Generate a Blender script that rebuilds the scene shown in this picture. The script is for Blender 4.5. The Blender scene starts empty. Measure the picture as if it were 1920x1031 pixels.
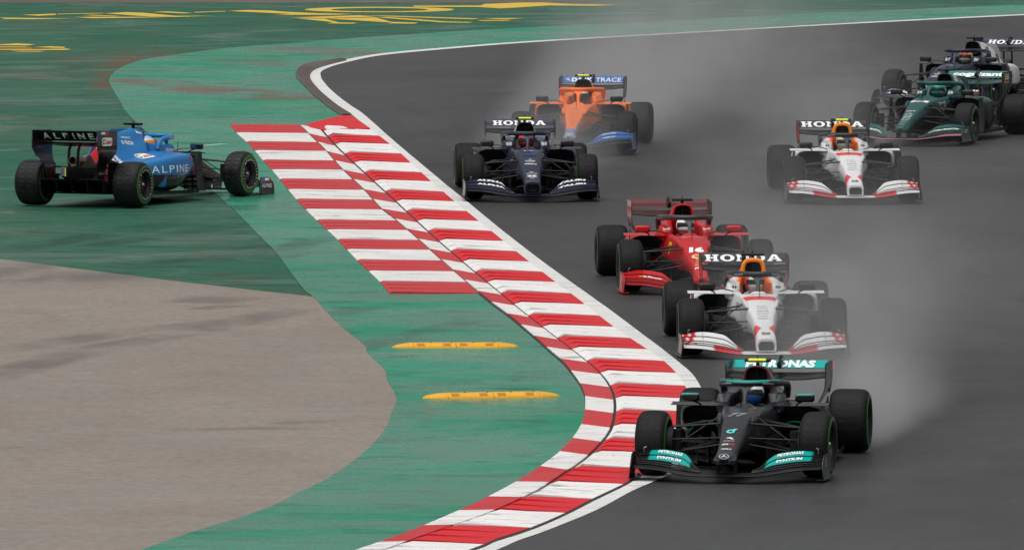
import bpy, bmesh, math, random
import numpy as np
from mathutils import Vector, Matrix
from mathutils.bvhtree import BVHTree
from mathutils.geometry import tessellate_polygon

# ------------------------------------------------------------------ camera, sky, sun, exposure
SC = bpy.context.scene
COL = SC.collection
FPX, CAM_H, HORIZON = 23000.0, 9.25, -792.0        # long telephoto from a raised stand
PITCH = math.atan((515.5 - HORIZON) / FPX)
cam_d = bpy.data.cameras.new('camera')
cam_d.sensor_width = 36.0
cam_d.lens = 36.0 * FPX / 1920.0
cam_d.clip_start = 1.0
cam_d.clip_end = 6000.0
cam = bpy.data.objects.new('camera', cam_d)
COL.objects.link(cam)
cam.location = (0, 0, CAM_H)
cam.rotation_euler = (math.pi / 2 - PITCH, 0, 0)
SC.camera = cam

SUN_EL, SUN_AZ = math.radians(70), math.radians(215)
world = bpy.data.worlds.new('World')
SC.world = world
world.use_nodes = True
wn, wl = world.node_tree.nodes, world.node_tree.links
wn.clear()
w_out = wn.new('ShaderNodeOutputWorld')
w_bg = wn.new('ShaderNodeBackground')
w_sky = wn.new('ShaderNodeTexSky')
w_sky.sky_type = 'NISHITA'
w_sky.sun_disc = False
w_sky.sun_elevation = SUN_EL
w_sky.sun_rotation = SUN_AZ
w_sky.dust_density = 4.0
w_sky.air_density = 1.0
w_hsv = wn.new('ShaderNodeHueSaturation')           # cloud cover takes the blue out of the sky
w_hsv.inputs['Saturation'].default_value = 0.12
wl.new(w_sky.outputs[0], w_hsv.inputs['Color'])
wl.new(w_hsv.outputs[0], w_bg.inputs[0])
w_bg.inputs[1].default_value = 0.052
wl.new(w_bg.outputs[0], w_out.inputs[0])

sun_d = bpy.data.lights.new('sun', 'SUN')
sun_d.energy = 1.5
sun_d.angle = math.radians(100)
sun_d.color = (1.0, 0.97, 0.93)
sun = bpy.data.objects.new('sun', sun_d)
COL.objects.link(sun)
# sun_rotation turns clockwise from +Y
sdir = Vector((math.sin(SUN_AZ) * math.cos(SUN_EL), math.cos(SUN_AZ) * math.cos(SUN_EL), math.sin(SUN_EL)))
sun.rotation_euler = sdir.to_track_quat('Z', 'Y').to_euler()
sun.location = (0, 150, 60)

SC.view_settings.view_transform = 'Standard'
SC.view_settings.look = 'None'
SC.view_settings.exposure = 0.68
SC.view_settings.gamma = 1.0
SC.view_settings.use_curve_mapping = False
SC.render.engine = 'CYCLES'
SC.cycles.max_bounces = 6
SC.cycles.diffuse_bounces = 3
SC.cycles.glossy_bounces = 3
SC.cycles.transparent_max_bounces = 12
SC.cycles.volume_bounces = 1
SC.cycles.use_denoising = True

random.seed(7)
RNG = np.random.default_rng(7)

# ------------------------------------------------------------------ helpers
def lin(h):
    h = h.lstrip('#')
    out = []
    for i in (0, 2, 4):
        c = int(h[i:i + 2], 16) / 255.0
        out.append(c / 12.92 if c <= 0.04045 else ((c + 0.055) / 1.055) ** 2.4)
    return np.array(out)

def G(px, py, z=0.0):
    """pixel of the 1920 x 1031 photograph -> point on the plane at height z"""
    cx, cy = (px - 960.0) / FPX, (515.5 - py) / FPX
    cp, sp = math.cos(PITCH), math.sin(PITCH)
    dx, dy, dz = cx, cp + cy * sp, -sp + cy * cp
    t = (z - CAM_H) / dz
    return (dx * t, dy * t, z)

def cr(P, n, closed=False):
    """Catmull-Rom through the rows of P, n steps for each span"""
    P = np.asarray(P, float)
    M = len(P)
    idx = np.arange(M)
    if closed:
        i0, i1, i2, i3 = (idx - 1) % M, idx, (idx + 1) % M, (idx + 2) % M
    else:
        i1 = idx[:-1]; i2 = i1 + 1
        i0, i3 = np.maximum(i1 - 1, 0), np.minimum(i2 + 1, M - 1)
    t = (np.arange(n) / n).reshape((1, n) + (1,) * (P.ndim - 1))
    a, b, c, d = (P[i][:, None] for i in (i0, i1, i2, i3))
    Q = 0.5 * (2 * b + (c - a) * t + (2 * a - 5 * b + 4 * c - d) * t ** 2 + (3 * b - a - 3 * c + d) * t ** 3)
    Q = Q.reshape((-1,) + P.shape[1:])
    if not closed:
        Q = np.concatenate([Q, P[-1:]])
    return Q

def sstep(a, b, x):
    t = np.clip((np.asarray(x, float) - a) / (b - a), 0, 1)
    return t * t * (3 - 2 * t)

def new_mesh(name, V, F, mat=None, smooth=True, col=None, sharp=35):
    me = bpy.data.meshes.new(name)
    me.from_pydata([tuple(map(float, v)) for v in V], [], [tuple(int(i) for i in f) for f in F])
    if col is not None:
        ca = me.color_attributes.new('livery', 'FLOAT_COLOR', 'POINT')
        c = np.ones((len(V), 4), np.float32)
        c[:, :3] = col
        ca.data.foreach_set('color', c.ravel())
    if mat is not None:
        me.materials.append(mat)
    if smooth:
        me.shade_smooth()
        me.set_sharp_from_angle(angle=math.radians(sharp))
    me.update()
    return me

def link(name, me, parent=None, loc=None, rot=None):
    o = bpy.data.objects.new(name, me)
    COL.objects.link(o)
    if parent is not None:
        o.parent = parent
    if loc is not None:
        o.location = loc
    if rot is not None:
        o.rotation_euler = rot
    return o

def tag(o, label=None, cat=None, group=None, kind=None):
    if label: o['label'] = label
    if cat: o['category'] = cat
    if group: o['group'] = group
    if kind: o['kind'] = kind
    return o

def poly_mesh(loops, z=None):
    """flat polygon (first loop outer, others holes); 2-D or 3-D points -> V, F"""
    L = [[Vector((p[0], p[1], p[2] if len(p) > 2 else 0.0)) for p in lp] for lp in loops]
    V = [p for lp in L for p in lp]
    F = [tuple(f) for f in tessellate_polygon(L)]
    return V, F

def box_vf(x0, x1, y0, y1, z0, z1):
    V = [(x, y, z) for x in (x0, x1) for y in (y0, y1) for z in (z0, z1)]
    F = [(0, 1, 3, 2), (4, 6, 7, 5), (0, 4, 5, 1), (2, 3, 7, 6), (0, 2, 6, 4), (1, 5, 7, 3)]
    return V, F

def merge(*parts):
    V, F = [], []
    for v, f in parts:
        o = len(V)
        V += [tuple(p) for p in v]
        F += [tuple(i + o for i in q) for q in f]
    return V, F

def grid_faces(m, k, closed_k=True, closed_m=False):
    F = []
    for i in range(m if closed_m else m - 1):
        i2 = (i + 1) % m
        for j in range(k if closed_k else k - 1):
            j2 = (j + 1) % k
            F.append((i * k + j, i * k + j2, i2 * k + j2, i2 * k + j))
    return F

def loft(net, su=4, sv=4, closed=True, caps=(True, True)):
    """net (M stations, K ring points, 3) -> dense V, F"""
    N = cr(np.asarray(net, float), su)
    N = np.swapaxes(cr(np.swapaxes(N, 0, 1), sv, closed), 0, 1)
    m, k = N.shape[:2]
    V = N.reshape(-1, 3)
    F = grid_faces(m, k, closed)
    if closed and caps[0]: F.append(tuple(range(k)))
    if closed and caps[1]: F.append(tuple(range((m - 1) * k, m * k))[::-1])
    return V, F

def mirror_ring(x, half):
    pts = [(x, y, z) for y, z in half]
    pts += [(x, -y, z) for y, z in half[-2:0:-1]]
    return pts

def tube(path, r, n=8, steps=1, closed=False, flat=1.0, up=(0, 0, 1)):
    """swept tube; r scalar or one radius for each path point; flat squeezes it along `up`"""
    P = np.asarray(path, float)
    R = np.full(len(P), float(r)) if np.isscalar(r) else np.asarray(r, float)
    if steps > 1:
        PR = cr(np.column_stack([P, R]), steps, closed)
        P, R = PR[:, :3], PR[:, 3]
    m = len(P)
    V = []
    up = np.asarray(up, float)
    for i in range(m):
        if closed: t = P[(i + 1) % m] - P[i - 1]
        else: t = P[min(i + 1, m - 1)] - P[max(i - 1, 0)]
        t = t / (np.linalg.norm(t) + 1e-9)
        u = up if abs(t @ up) < 0.97 * np.linalg.norm(up) else np.array((1.0, 0.3, 0))
        s = np.cross(t, u); s /= np.linalg.norm(s) + 1e-9
        w = np.cross(s, t)
        for j in range(n):
            a = 2 * math.pi * j / n
            V.append(P[i] + R[i] * (math.cos(a) * s + flat * math.sin(a) * w))
    F = grid_faces(m, n, True, closed)
    if not closed:
        F += [tuple(range(n)), tuple(range((m - 1) * n, m * n))[::-1]]
    return V, F

def plate(pts3, thick, axis):
    """outline in 3-D given a thickness along axis"""
    a = np.asarray(axis, float) * thick / 2
    n = len(pts3)
    A = [np.asarray(p) + a for p in pts3]; B = [np.asarray(p) - a for p in pts3]
    T = [tuple(f) for f in tessellate_polygon([[Vector(p) for p in pts3]])]
    F = list(T) + [tuple(i + n for i in f[::-1]) for f in T]
    F += [(i, (i + 1) % n, (i + 1) % n + n, i + n) for i in range(n)]
    return A + B, F

# ------------------------------------------------------------------ materials
class NT:
    def __init__(s, name):
        s.m = bpy.data.materials.new(name); s.m.use_nodes = True
        s.n, s.l = s.m.node_tree.nodes, s.m.node_tree.links
        s.p = s.n['Principled BSDF']
        s._pos = None
    def pos(s):
        if s._pos is None:
            g = s.n.new('ShaderNodeNewGeometry'); s._pos = g.outputs['Position']
        return s._pos
    def mapv(s, scale, loc=(0, 0, 0), rot=0.0, src=None):
        m = s.n.new('ShaderNodeMapping'); m.inputs['Scale'].default_value = scale
        m.inputs['Location'].default_value = loc; m.inputs['Rotation'].default_value = (0, 0, rot)
        s.l.new(src or s.pos(), m.inputs[0]); return m.outputs[0]
    def noise(s, vec, scale=1.0, detail=4.0, rough=0.55, dist=0.0):
        t = s.n.new('ShaderNodeTexNoise')
        t.inputs['Scale'].default_value = scale; t.inputs['Detail'].default_value = detail
        t.inputs['Roughness'].default_value = rough; t.inputs['Distortion'].default_value = dist
        s.l.new(vec, t.inputs['Vector']); return t.outputs['Fac']
    def ramp(s, fac, a, b, lo=0.0, hi=1.0):
        r = s.n.new('ShaderNodeMapRange'); r.interpolation_type = 'SMOOTHSTEP'
        r.inputs['From Min'].default_value = a; r.inputs['From Max'].default_value = b
        r.inputs['To Min'].default_value = lo; r.inputs['To Max'].default_value = hi
        s.l.new(fac, r.inputs[0]); return r.outputs[0]
    def mix(s, fac, a, b):
        m = s.n.new('ShaderNodeMix'); m.data_type = 'RGBA'
        for inp, v in ((m.inputs[0], fac), (m.inputs[6], a), (m.inputs[7], b)):
            if hasattr(v, 'is_linked'): s.l.new(v, inp)
            elif np.isscalar(v): inp.default_value = v
            else: inp.default_value = (*v[:3], 1)
        return m.outputs[2]
    def math(s, op, a, b=None):
        m = s.n.new('ShaderNodeMath'); m.operation = op
        for inp, v in ((m.inputs[0], a), (m.inputs[1], b)):
            if v is None: continue
            if hasattr(v, 'is_linked'): s.l.new(v, inp)
            else: inp.default_value = v
        return m.outputs[0]
    def set(s, key, v):
        inp = s.p.inputs[key]
        if hasattr(v, 'is_linked'): s.l.new(v, inp)
        elif np.isscalar(v): inp.default_value = v
        else: inp.default_value = (*v[:3], 1)
    def bump(s, h, strength=0.3, dist=0.01):
        b = s.n.new('ShaderNodeBump'); b.inputs['Strength'].default_value = strength
        b.inputs['Distance'].default_value = dist
        s.l.new(h, b.inputs['Height']); s.l.new(b.outputs[0], s.p.inputs['Normal'])

_plain = {}
def plain(name, c, rough=0.5, metal=0.0, spec=0.5, emit=0.0):
    if name in _plain: return _plain[name]
    t = NT(name)
    t.set('Base Color', c); t.set('Roughness', rough); t.set('Metallic', metal)
    t.p.inputs['Specular IOR Level'].default_value = spec
    if emit:
        t.set('Emission Color', c); t.set('Emission Strength', emit)
    _plain[name] = t.m
    return t.m

def dec(h):
    return plain('print_' + h, lin(h), 0.4)

def wet_paint(name, c1, c2, dark, brown, brown_amt, wet, r_dry, r_wet, spec=0.5, streak=0.75, tyre_marks=(), brown_at=(.55, .68), grain=.45, wet_at=(.52, .66), streak_at=(.52, .66), dry_spec=.2, wet_scale=(.30, .35)):
    t = NT(name)
    n1 = t.noise(t.mapv((0.22, 0.12, 1)), 1.0, 5, 0.6, 0.6)
    n2 = t.noise(t.mapv((0.9, 1.7, 1), (13, 5, 0)), 1.0, 9, 0.68, 0.7)
    n3 = t.noise(t.mapv((0.5, 0.18, 1), (41, 8, 0)), 1.0, 7, 0.66, 1.0)
    n4 = t.noise(t.mapv((9, 4.5, 9)), 1.0, 5, 0.75)
    c = t.mix(t.ramp(n1, 0.36, 0.64), c1, c2)
    c = t.mix(t.ramp(n2, streak_at[0], streak_at[1], 0, streak), c, dark)
    if brown_amt:
        c = t.mix(t.ramp(n3, brown_at[0], brown_at[1], 0, brown_amt), c, brown)
    if tyre_marks:
        sp = t.n.new('ShaderNodeSeparateXYZ'); t.l.new(t.pos(), sp.inputs[0])
        nk = t.ramp(t.noise(t.mapv((0.9, 0.35, 1), (2, 7, 0)), 1.0, 4, 0.6), 0.35, 0.6, 0.15, 1.0)
        for (p, q, w, amt, *mc) in tyre_marks:
            P, Q = np.array(G(*p)[:2]), np.array(G(*q)[:2])
            L = np.linalg.norm(Q - P); u = (Q - P) / L
            al = t.math('ADD', t.math('MULTIPLY', sp.outputs[0], u[0]), t.math('MULTIPLY', sp.outputs[1], u[1]))
            ac = t.math('ADD', t.math('MULTIPLY', sp.outputs[0], u[1]), t.math('MULTIPLY', sp.outputs[1], -u[0]))
            a0, c0 = float(P @ u), float(P[0] * u[1] - P[1] * u[0])
            m = t.ramp(t.math('ABSOLUTE', t.math('SUBTRACT', ac, c0)), w * .35, w, amt, 0.0)
            m = t.math('MULTIPLY', m, t.math('MULTIPLY', t.ramp(al, a0, a0 + .25 * L), t.ramp(al, a0 + .75 * L, a0 + L, 1.0, 0.0)))
            c = t.mix(t.math('MULTIPLY', m, nk), c, mc[0] if mc else dark)
    c = t.mix(t.ramp(n4, 0.30, 0.70, 0, grain), c, dark)
    t.set('Base Color', c)
    n5 = t.noise(t.mapv((wet_scale[0], wet_scale[1], 1), (7, 3, 0)), 1.0, 7, 0.66, 0.8)
    t.set('Roughness', t.ramp(n5, wet_at[0], wet_at[1], r_dry, r_wet))
    t.set('Specular IOR Level', t.ramp(n5, wet_at[0], wet_at[1], spec * dry_spec, spec))
    t.bump(n4, 0.35, 0.006)
    return t.m

M = {}
RUN_MARKS = [((-150, 745), (190, 651), .5, .9), ((150, 660), (356, 625), .45, .9), ((330, 630), (590, 576), .5, .8), ((-60, 668), (250, 622), .5, .8),
             ((200, 628), (470, 598), .4, .6), ((350, 572), (450, 555), .7, .8), ((360, 583), (450, 573), .3, .8), ((270, 808), (620, 803), .35, .7),
             ((480, 797), (730, 786), .3, .6), ((-200, 492), (260, 534), 2.2, .95), ((-100, 842), (60, 840), .25, 1.0)]
DIRT = (0.13, 0.072, 0.045)
GRN_MARKS = [((195, 146), (440, 175), .9, .9, DIRT), ((340, 164), (600, 192), 1.3, .95, DIRT), ((500, 88), (700, 108), 1.4, .8, DIRT), ((420, 112), (640, 130), 1.2, .5, DIRT), ((322, 280.5), (434, 270), .10, .9, (.55, .58, .55)), ((640, 664), (790, 622), .35, .9), ((760, 632), (900, 600), .35, .8), ((500, 485), (620, 440), .4, .8), ((520, 488), (580, 470), .3, 1.0), ((590, 600), (700, 575), .4, .7)]
TRK_MARKS = [((1450, 1031), (1650, 760), .9, .8), ((1560, 1031), (1800, 700), .8, .6), ((1750, 1031), (1900, 820), 1.0, .7), ((1120, 520), (760, 200), 1.2, .6), ((1400, 420), (1000, 150), 1.4, .5), ((1750, 420), (1920, 455), 1.6, .5)]
APR_MARKS = [((190, 172), (212, 126), .35, 1.0, DIRT), ((200, 134), (300, 100), .7, 1.0, DIRT), ((-20, 150), (230, 140), 2.5, .25, DIRT), ((100, 125), (420, 85), 2.0, .4, DIRT), ((-50, 480), (420, 405), .5, .8), ((120, 470), (470, 420), .4, .7), ((250, 505), (540, 455), .4, .7)]
M['apron'] = wet_paint('apron_paint', (0.022, 0.118, 0.070), (0.045, 0.130, 0.084), (0.010, 0.055, 0.033),
                       (0.085, 0.072, 0.048), 0.4, 0.0, 0.62, 0.26, .5, .75, APR_MARKS, (.50, .66), .5, (.48, .70), (.50, .62))
M['green'] = wet_paint('fresh_green_paint', (0.006, 0.230, 0.118), (0.040, 0.260, 0.165), (0.006, 0.095, 0.058),
                       (0.15, 0.082, 0.055), 0.75, 0.02, 0.46, 0.20, .5, .7, GRN_MARKS, (.62, .74), .3, (.36, .60), (.52, .63))
M['runoff'] = wet_paint('runoff_tarmac', (0.250, 0.218, 0.194), (0.274, 0.239, 0.211), (0.14, 0.125, 0.114),
                        (0.235, 0.185, 0.145), 0.55, 0.0, 0.78, 0.66, .3, .2, RUN_MARKS, (.5, .7), .5)
M['track'] = wet_paint('wet_asphalt', (0.036, 0.036, 0.0375), (0.042, 0.042, 0.0435), (0.014, 0.014, 0.015),
                       (0.044, 0.044, 0.044), 0.3, -0.02, 0.58, 0.42, .40, .16, TRK_MARKS, (.52, .66), .65, (.38, .66), (.52, .66), .7, (.07, .03))
M['grass'] = wet_paint('rough_grass', (0.05, 0.09, 0.03), (0.07, 0.10, 0.04), (0.03, 0.06, 0.02), (0.1, 0.08, 0.05), 0.5, 0, 0.9, 0.9)
M['road'] = wet_paint('service_road_tarmac', (0.12, 0.10, 0.085), (0.14, 0.12, 0.10), (0.09, 0.08, 0.07), (0.1, 0.09, 0.08), 0.3, 0, 0.8, 0.7)

def worn(name, c, scuff, amt, rough=0.42):
    t = NT(name)
    n1 = t.noise(t.mapv((1.2, 7.0, 1)), 1.0, 8, 0.68, 0.5)
    n2 = t.noise(t.mapv((0.5, 0.5, 1), (5, 9, 0)), 1.0, 4, 0.55)
    n3 = t.noise(t.mapv((5.0, 28.0, 5)), 1.0, 5, 0.6)
    w = t.math('MULTIPLY', t.ramp(n1, 0.50, 0.66), t.ramp(n2, 0.38, 0.62, 0.15, 1.0))
    col = t.mix(t.math('MULTIPLY', w, amt), c, scuff)
    col = t.mix(t.ramp(n3, 0.60, 0.72, 0, amt * 0.8), col, scuff)
    t.set('Base Color', col)
    t.set('Roughness', t.ramp(n2, 0.35, 0.65, rough, rough + 0.2))
    t.p.inputs['Specular IOR Level'].default_value = 0.25
    t.bump(n3, 0.2, 0.004)
    return t.m
M['kred'] = worn('kerb_red', (0.60, 0.010, 0.018), (0.30, 0.02, 0.025), 0.75)
M['kwhite'] = worn('kerb_white', (0.80, 0.79, 0.78), (0.13, 0.125, 0.12), 0.75)
M['kwhite_worn'] = worn('slab_white', (0.74, 0.73, 0.715), (0.07, 0.067, 0.065), 1.0)
M['kred_worn'] = worn('slab_red', (0.50, 0.028, 0.034), (0.24, 0.05, 0.05), 0.8)
M['line'] = worn('line_white', (0.66, 0.66, 0.645), (0.24, 0.24, 0.23), 0.95, 0.5)
M['kbase'] = plain('kerb_base_concrete', (0.02, 0.02, 0.02), 0.7)
M['groove'] = worn('grooved_concrete', (0.16, 0.135, 0.125), (0.07, 0.06, 0.055), 0.7, 0.6)
M['yellow'] = worn('ground_yellow', (0.62, 0.42, 0.045), (0.35, 0.27, 0.06), 0.6, 0.5)
M['bump'] = worn('bump_yellow_rubber', (0.72, 0.36, 0.03), (0.42, 0.22, 0.03), 0.5, 0.4)
M['bump_d'] = plain('bump_amber_reflector', (0.48, 0.19, 0.012), 0.35)

# ------------------------------------------------------------------ ground sheets
def sheet(name, pix, z, mat, smooth=3, world_pts=None, closed_smooth=False):
    if world_pts is None:
        p = np.asarray(pix, float)
        if smooth > 1: p = cr(p, smooth)
        world_pts = [G(a, b, z) for a, b in p]
    V, F = poly_mesh([world_pts])
    F2 = []
    for f in F:                                       # keep the sheets facing up
        a, b, c = (V[i] for i in f)
        F2.append(f if (b - a).cross(c - a).z > 0 else f[::-1])
    return link(name, new_mesh(name, V, F2, mat, smooth=False))

g = sheet('ground', None, 0, M['grass'], world_pts=[(-3000, -200, 0), (3000, -200, 0), (3000, 5000, 0), (-3000, 5000, 0)])
tag(g, kind='structure')
o = sheet('service_road', None, 0, M['road'], world_pts=[(-90, 266.9, .004), (-1.5, 266.9, .004), (90, 285, .004), (90, 300, .004), (-90, 300, .004)])
tag(o, kind='structure')
o = sheet('runoff_apron', None, 0, M['apron'], world_pts=[(-70, 40, .008), (70, 40, .008), (70, 281, .008), (-1.5, 266.7, .008), (-70, 266.7, .008)])
tag(o, kind='structure')

# unseen hill ring, added to darken the horizon in reflections
V, F, n = [], [], 72
for i in range(n):
    t = 2 * math.pi * i / n
    hgt = 36 + 12 * math.sin(3 * t + 1) + 7 * math.sin(7 * t) + 6 * math.sin(17 * t + 2)
    for r, z in ((520, -1), (600, .35 * hgt), (720, hgt), (1000, hgt * 1.15), (1400, -1)):
        V.append((r * math.cos(t), 150 + r * math.sin(t), z))
hm = NT('added_hill'); hn = hm.noise(hm.mapv((.05, .05, .05)), 1.0, 6, .6)
hm.set('Base Color', hm.mix(hm.ramp(hn, .35, .65), (.02, .04, .015), (.06, .09, .035))); hm.set('Roughness', .95)
o = link('added_hills', new_mesh('added_hills', V, grid_faces(n, 5, False, True), hm.m)); tag(o, kind='structure')

LINE_L = [(2500, 4), (2200, 15), (1920, 27), (1600, 43), (1300, 60), (1000, 77), (840, 89), (720, 100), (658, 110), (619, 120), (588, 131), (581, 141),
          (585, 153), (602, 173), (630, 195), (658, 214), (695, 244), (742, 281), (792, 327), (827, 358), (866, 391), (921, 435), (980, 483),
          (1039, 529), (1091, 568), (1142, 608.5), (1190, 642), (1234, 671), (1264, 697), (1286, 727), (1296, 760), (1297, 800), (1280, 845),
          (1240, 876), (1196, 896), (1171, 911), (1112, 939), (1058, 967), (991, 995), (932, 1014), (899, 1028), (800, 1062), (600, 1115), (300, 1190)]
LINE_R = [(2500, 5), (2200, 16.5), (1920, 29), (1600, 45), (1300, 62), (1000, 79.5), (840, 92), (720, 103.5), (658, 115), (619, 126), (602, 135), (602, 145),
          (610, 157), (630, 177), (658, 198), (686, 218), (730, 257), (769, 290), (827, 338), (877, 379), (936, 427), (995, 473), (1069, 528),
          (1142, 579), (1216, 634), (1275, 680), (1301, 704), (1319, 734), (1330, 765), (1332, 810), (1315, 850), (1280, 878), (1229, 900),
          (1183, 921), (1121, 954), (1037, 989), (974, 1011), (928, 1031), (830, 1065), (640, 1120), (340, 1200)]
GREEN_L = [(-300, 1200), (0, 1108), (130, 1069), (261, 1031), (356, 998), (486, 957), (557, 924), (617, 894), (682, 847), (720, 805), (738, 766), (744, 743), (726, 713),
           (720, 690), (688, 660), (682, 645), (628, 598), (587, 556), (569, 541), (522, 479), (486, 440), (443, 397), (420, 378),
           (335, 300), (247, 222), (225, 189), (211, 167), (205, 153), (208, 143), (222, 130), (245, 119), (278, 110.5), (349, 100), (433, 89.5),
           (546, 81), (720, 68), (865, 58.5), (1047, 49), (1200, 42), (1500, 27), (1920, 9), (2200, -2), (2500, -10)]
RUN_TOP = [(-900, 400), (-300, 456), (0, 486), (178, 508), (356, 530), (587, 556)]

def jitter(pts, amt):
    """hand-laid edges are never ruler straight"""
    p = cr(np.asarray(pts, float), 6)
    k = np.convolve(RNG.normal(0, 1, len(p) + 8), np.ones(5) / 5, 'same')[4:-4]
    p[:, 0] += k * amt * np.clip((p[:, 1] + 792) / 1200, 0.3, 1.5)
    return [tuple(q) for q in p]

gl = jitter(GREEN_L, 1.8)
green_w = [G(a, b, .016) for a, b in gl] + [G(a, b, .016) for a, b in cr(np.array(LINE_L[::1], float), 4)]
o = sheet('green_verge', None, 0, M['green'], world_pts=green_w)
tag(o, kind='structure')
i0 = min(range(len(gl)), key=lambda i: abs(gl[i][0] - 587) + abs(gl[i][1] - 556))
run_w = [G(a, b, .012) for a, b in cr(np.array(RUN_TOP, float), 4)] + \
        [G(a + 3, b, .012) for a, b in gl[i0 + 1::-1] if b < 1150] + [(-30, 90, .012), (-60, 90, .012), (-60, 150, .012)]
o = sheet('runoff_pavement', None, 0, M['runoff'], world_pts=run_w)
tag(o, kind='structure')
trk = [(a + 5 * max(0.2, min(1, (b + 200) / 500)), b) for a, b in cr(np.array(LINE_L, float), 4)]
track_w = [G(a, b, .020) for a, b in trk] + [(-25, 60, .02), (60, 60, .02), (60, 150, .02), (70, 275, .02)]
o = sheet('racing_track', None, 0, M['track'], world_pts=track_w)
tag(o, kind='structure')
ll, lr = jitter(LINE_L, 0.8), jitter(LINE_R, 0.8)
o = sheet('track_edge_line', None, 0, M['line'], world_pts=[G(a, b, .024) for a, b in ll] + [G(a, b, .024) for a, b in lr[::-1]])
tag(o, kind='structure')

# grooved concrete strip round the hairpin, ridges running along it
ga = [(640, 112), (619, 114.5), (590, 118), (569, 123.5), (557, 131), (554, 139), (558, 148), (568, 158.5), (588, 178), (616, 200.5), (641, 217)]
gb = [(650, 113.5), (622, 120.5), (597, 128), (586, 134), (581.5, 141), (582.5, 148), (588, 158), (601, 173), (613, 184), (636, 202), (660, 217)]
A = np.array([G(a, b, .026) for a, b in cr(np.array(ga, float), 8)]); B = np.array([G(a, b, .026) for a, b in cr(np.array(gb, float), 8)])
V, K = [], 13
for i in range(len(A)):
    for k in range(K):
        q = A[i] + (B[i] - A[i]) * k / (K - 1); q[2] = 0.028 + (0.035 if k % 2 else 0.0)
        V.append(q)
o = link('grooved_strip', new_mesh('grooved_strip', V, grid_faces(len(A), K, False), M['groove'], smooth=False))
tag(o, kind='structure')

# yellow lettering sprayed on the far run-off
YA = [[(0, 108), (450, 112), (200, 117.5), (30, 116)], [(130, 91), (330, 84), (340, 92), (230, 97)],
      [(345, 85), (620, 79.5), (620, 82.5), (345, 88.5)], [(625, 82), (760, 75), (850, 78), (1060, 97), (1280, 97), (1050, 104), (900, 102)],
      [(490, 93), (560, 91), (720, 98), (690, 101)], [(440, 104.5), (560, 103), (890, 103.5), (1000, 106), (560, 112)],
      [(920, 74), (1000, 70), (1160, 80), (1100, 83)], [(1165, 74), (1350, 67.5), (1355, 71), (1170, 78)],
      [(1360, 68), (1480, 62), (1620, 65), (1700, 72), (1920, 82), (2120, 86), (2010, 91), (1650, 92), (1750, 86), (1500, 74)],
      [(0, 268), (100, 262), (215, 268), (170, 275), (0, 273)], [(200, 285), (300, 279), (395, 283), (380, 290)],
      [(0, 298), (240, 296), (400, 293), (430, 298), (380, 302), (0, 302)], [(60, 306), (270, 307), (240, 312), (110, 311)],
      [(0, 280), (160, 281), (160, 284), (0, 284)], [(0, 290), (190, 289), (190, 292.5), (0, 293)]]
YB = [[(115, 92), (480, 80), (560, 88), (300, 95)], [(150, 96), (300, 97), (370, 117), (470, 119), (440, 124), (310, 122), (345, 116)],
      [(485, 82), (620, 82), (1100, 97), (1060, 101)], [(305, 97), (560, 91), (640, 114), (780, 118), (760, 124), (620, 122), (645, 118)],
      [(565, 91), (630, 90), (920, 112), (1060, 115.5), (1040, 119), (890, 116.5)], [(1080, 106), (1240, 104), (1250, 108), (1110, 110)],
      [(1105, 96), (1330, 94), (1250, 101), (1180, 100)],
      [(750, 31), (1100, 30), (1120, 22), (1300, 15), (1420, 14), (1560, 22), (1810, 26), (1700, 32), (1450, 30), (1300, 40), (1200, 45), (1090, 38), (760, 37)]]
ypol = [[[(a * .3125, b * .3125) for a, b in p]] for p in YA] + [[[(500 + a * .3646, b * .3646) for a, b in p]] for p in YB]
th = np.linspace(0, 2 * math.pi, 41)[:-1]
ypol.append([[(500 + (580 + 385 * math.cos(t)) * .3646, (51 + 14 * math.sin(t)) * .3646) for t in th],
             [(500 + (580 + 250 * math.cos(t)) * .3646, (51.5 + 9 * math.sin(t)) * .3646) for t in th]])
yr = link('painted_lettering', None)
tag(yr, kind='structure')
for loops in ypol:
    zz = 0.0145
    V, F = poly_mesh([[G(a, b, zz) for a, b in lp] for lp in loops])
    F = [f if (V[f[1]] - V[f[0]]).cross(V[f[2]] - V[f[0]]).z > 0 else f[::-1] for f in F]
    link('letter_stroke', new_mesh('letter_stroke', V, F, M['yellow'], smooth=False), yr)

# ------------------------------------------------------------------ kerb
def edge(pts):
    p = cr(np.asarray(pts, float), 6)
    order = np.argsort(p[:, 1])
    return lambda y: float(np.interp(y, p[order, 1], p[order, 0]))
KR = edge([(a - 1.4, b) for a, b in LINE_L if b > 200])
KG = edge([(602, 246), (629.5, 277), (668, 314), (707, 350), (750, 389.5), (789, 426), (822, 456), (873, 500), (921, 540), (973, 583), (1024, 623), (1080, 666),
           (1113, 693), (1135, 716), (1149, 741), (1153, 762), (1152, 784), (1146, 809), (1127, 836), (1100, 863), (1058, 893), (1008, 925), (953, 952),
           (900, 974), (832, 997), (778, 1016), (730, 1034), (600, 1078)])
KF = edge([(563.5, 238), (591, 265), (614, 288), (641, 319), (684, 360), (715, 394), (742, 415), (785, 452), (827, 490), (874, 531), (899, 552), (925, 573),
           (954, 594), (1006, 638), (1028, 658), (1054, 680), (1074, 704), (1090, 728), (1097, 752), (1095, 784), (1087, 805), (1070, 830), (1045, 855), (1008, 882),
           (962, 911), (907, 940), (857, 963), (782, 995), (703, 1024), (650, 1042), (520, 1086)])
KS = edge([(431.6, 236), (443, 252), (465, 271), (494, 304), (525, 339), (556, 377), (595, 417), (633, 452), (668, 489), (711, 530), (730, 552.5)])
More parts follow.
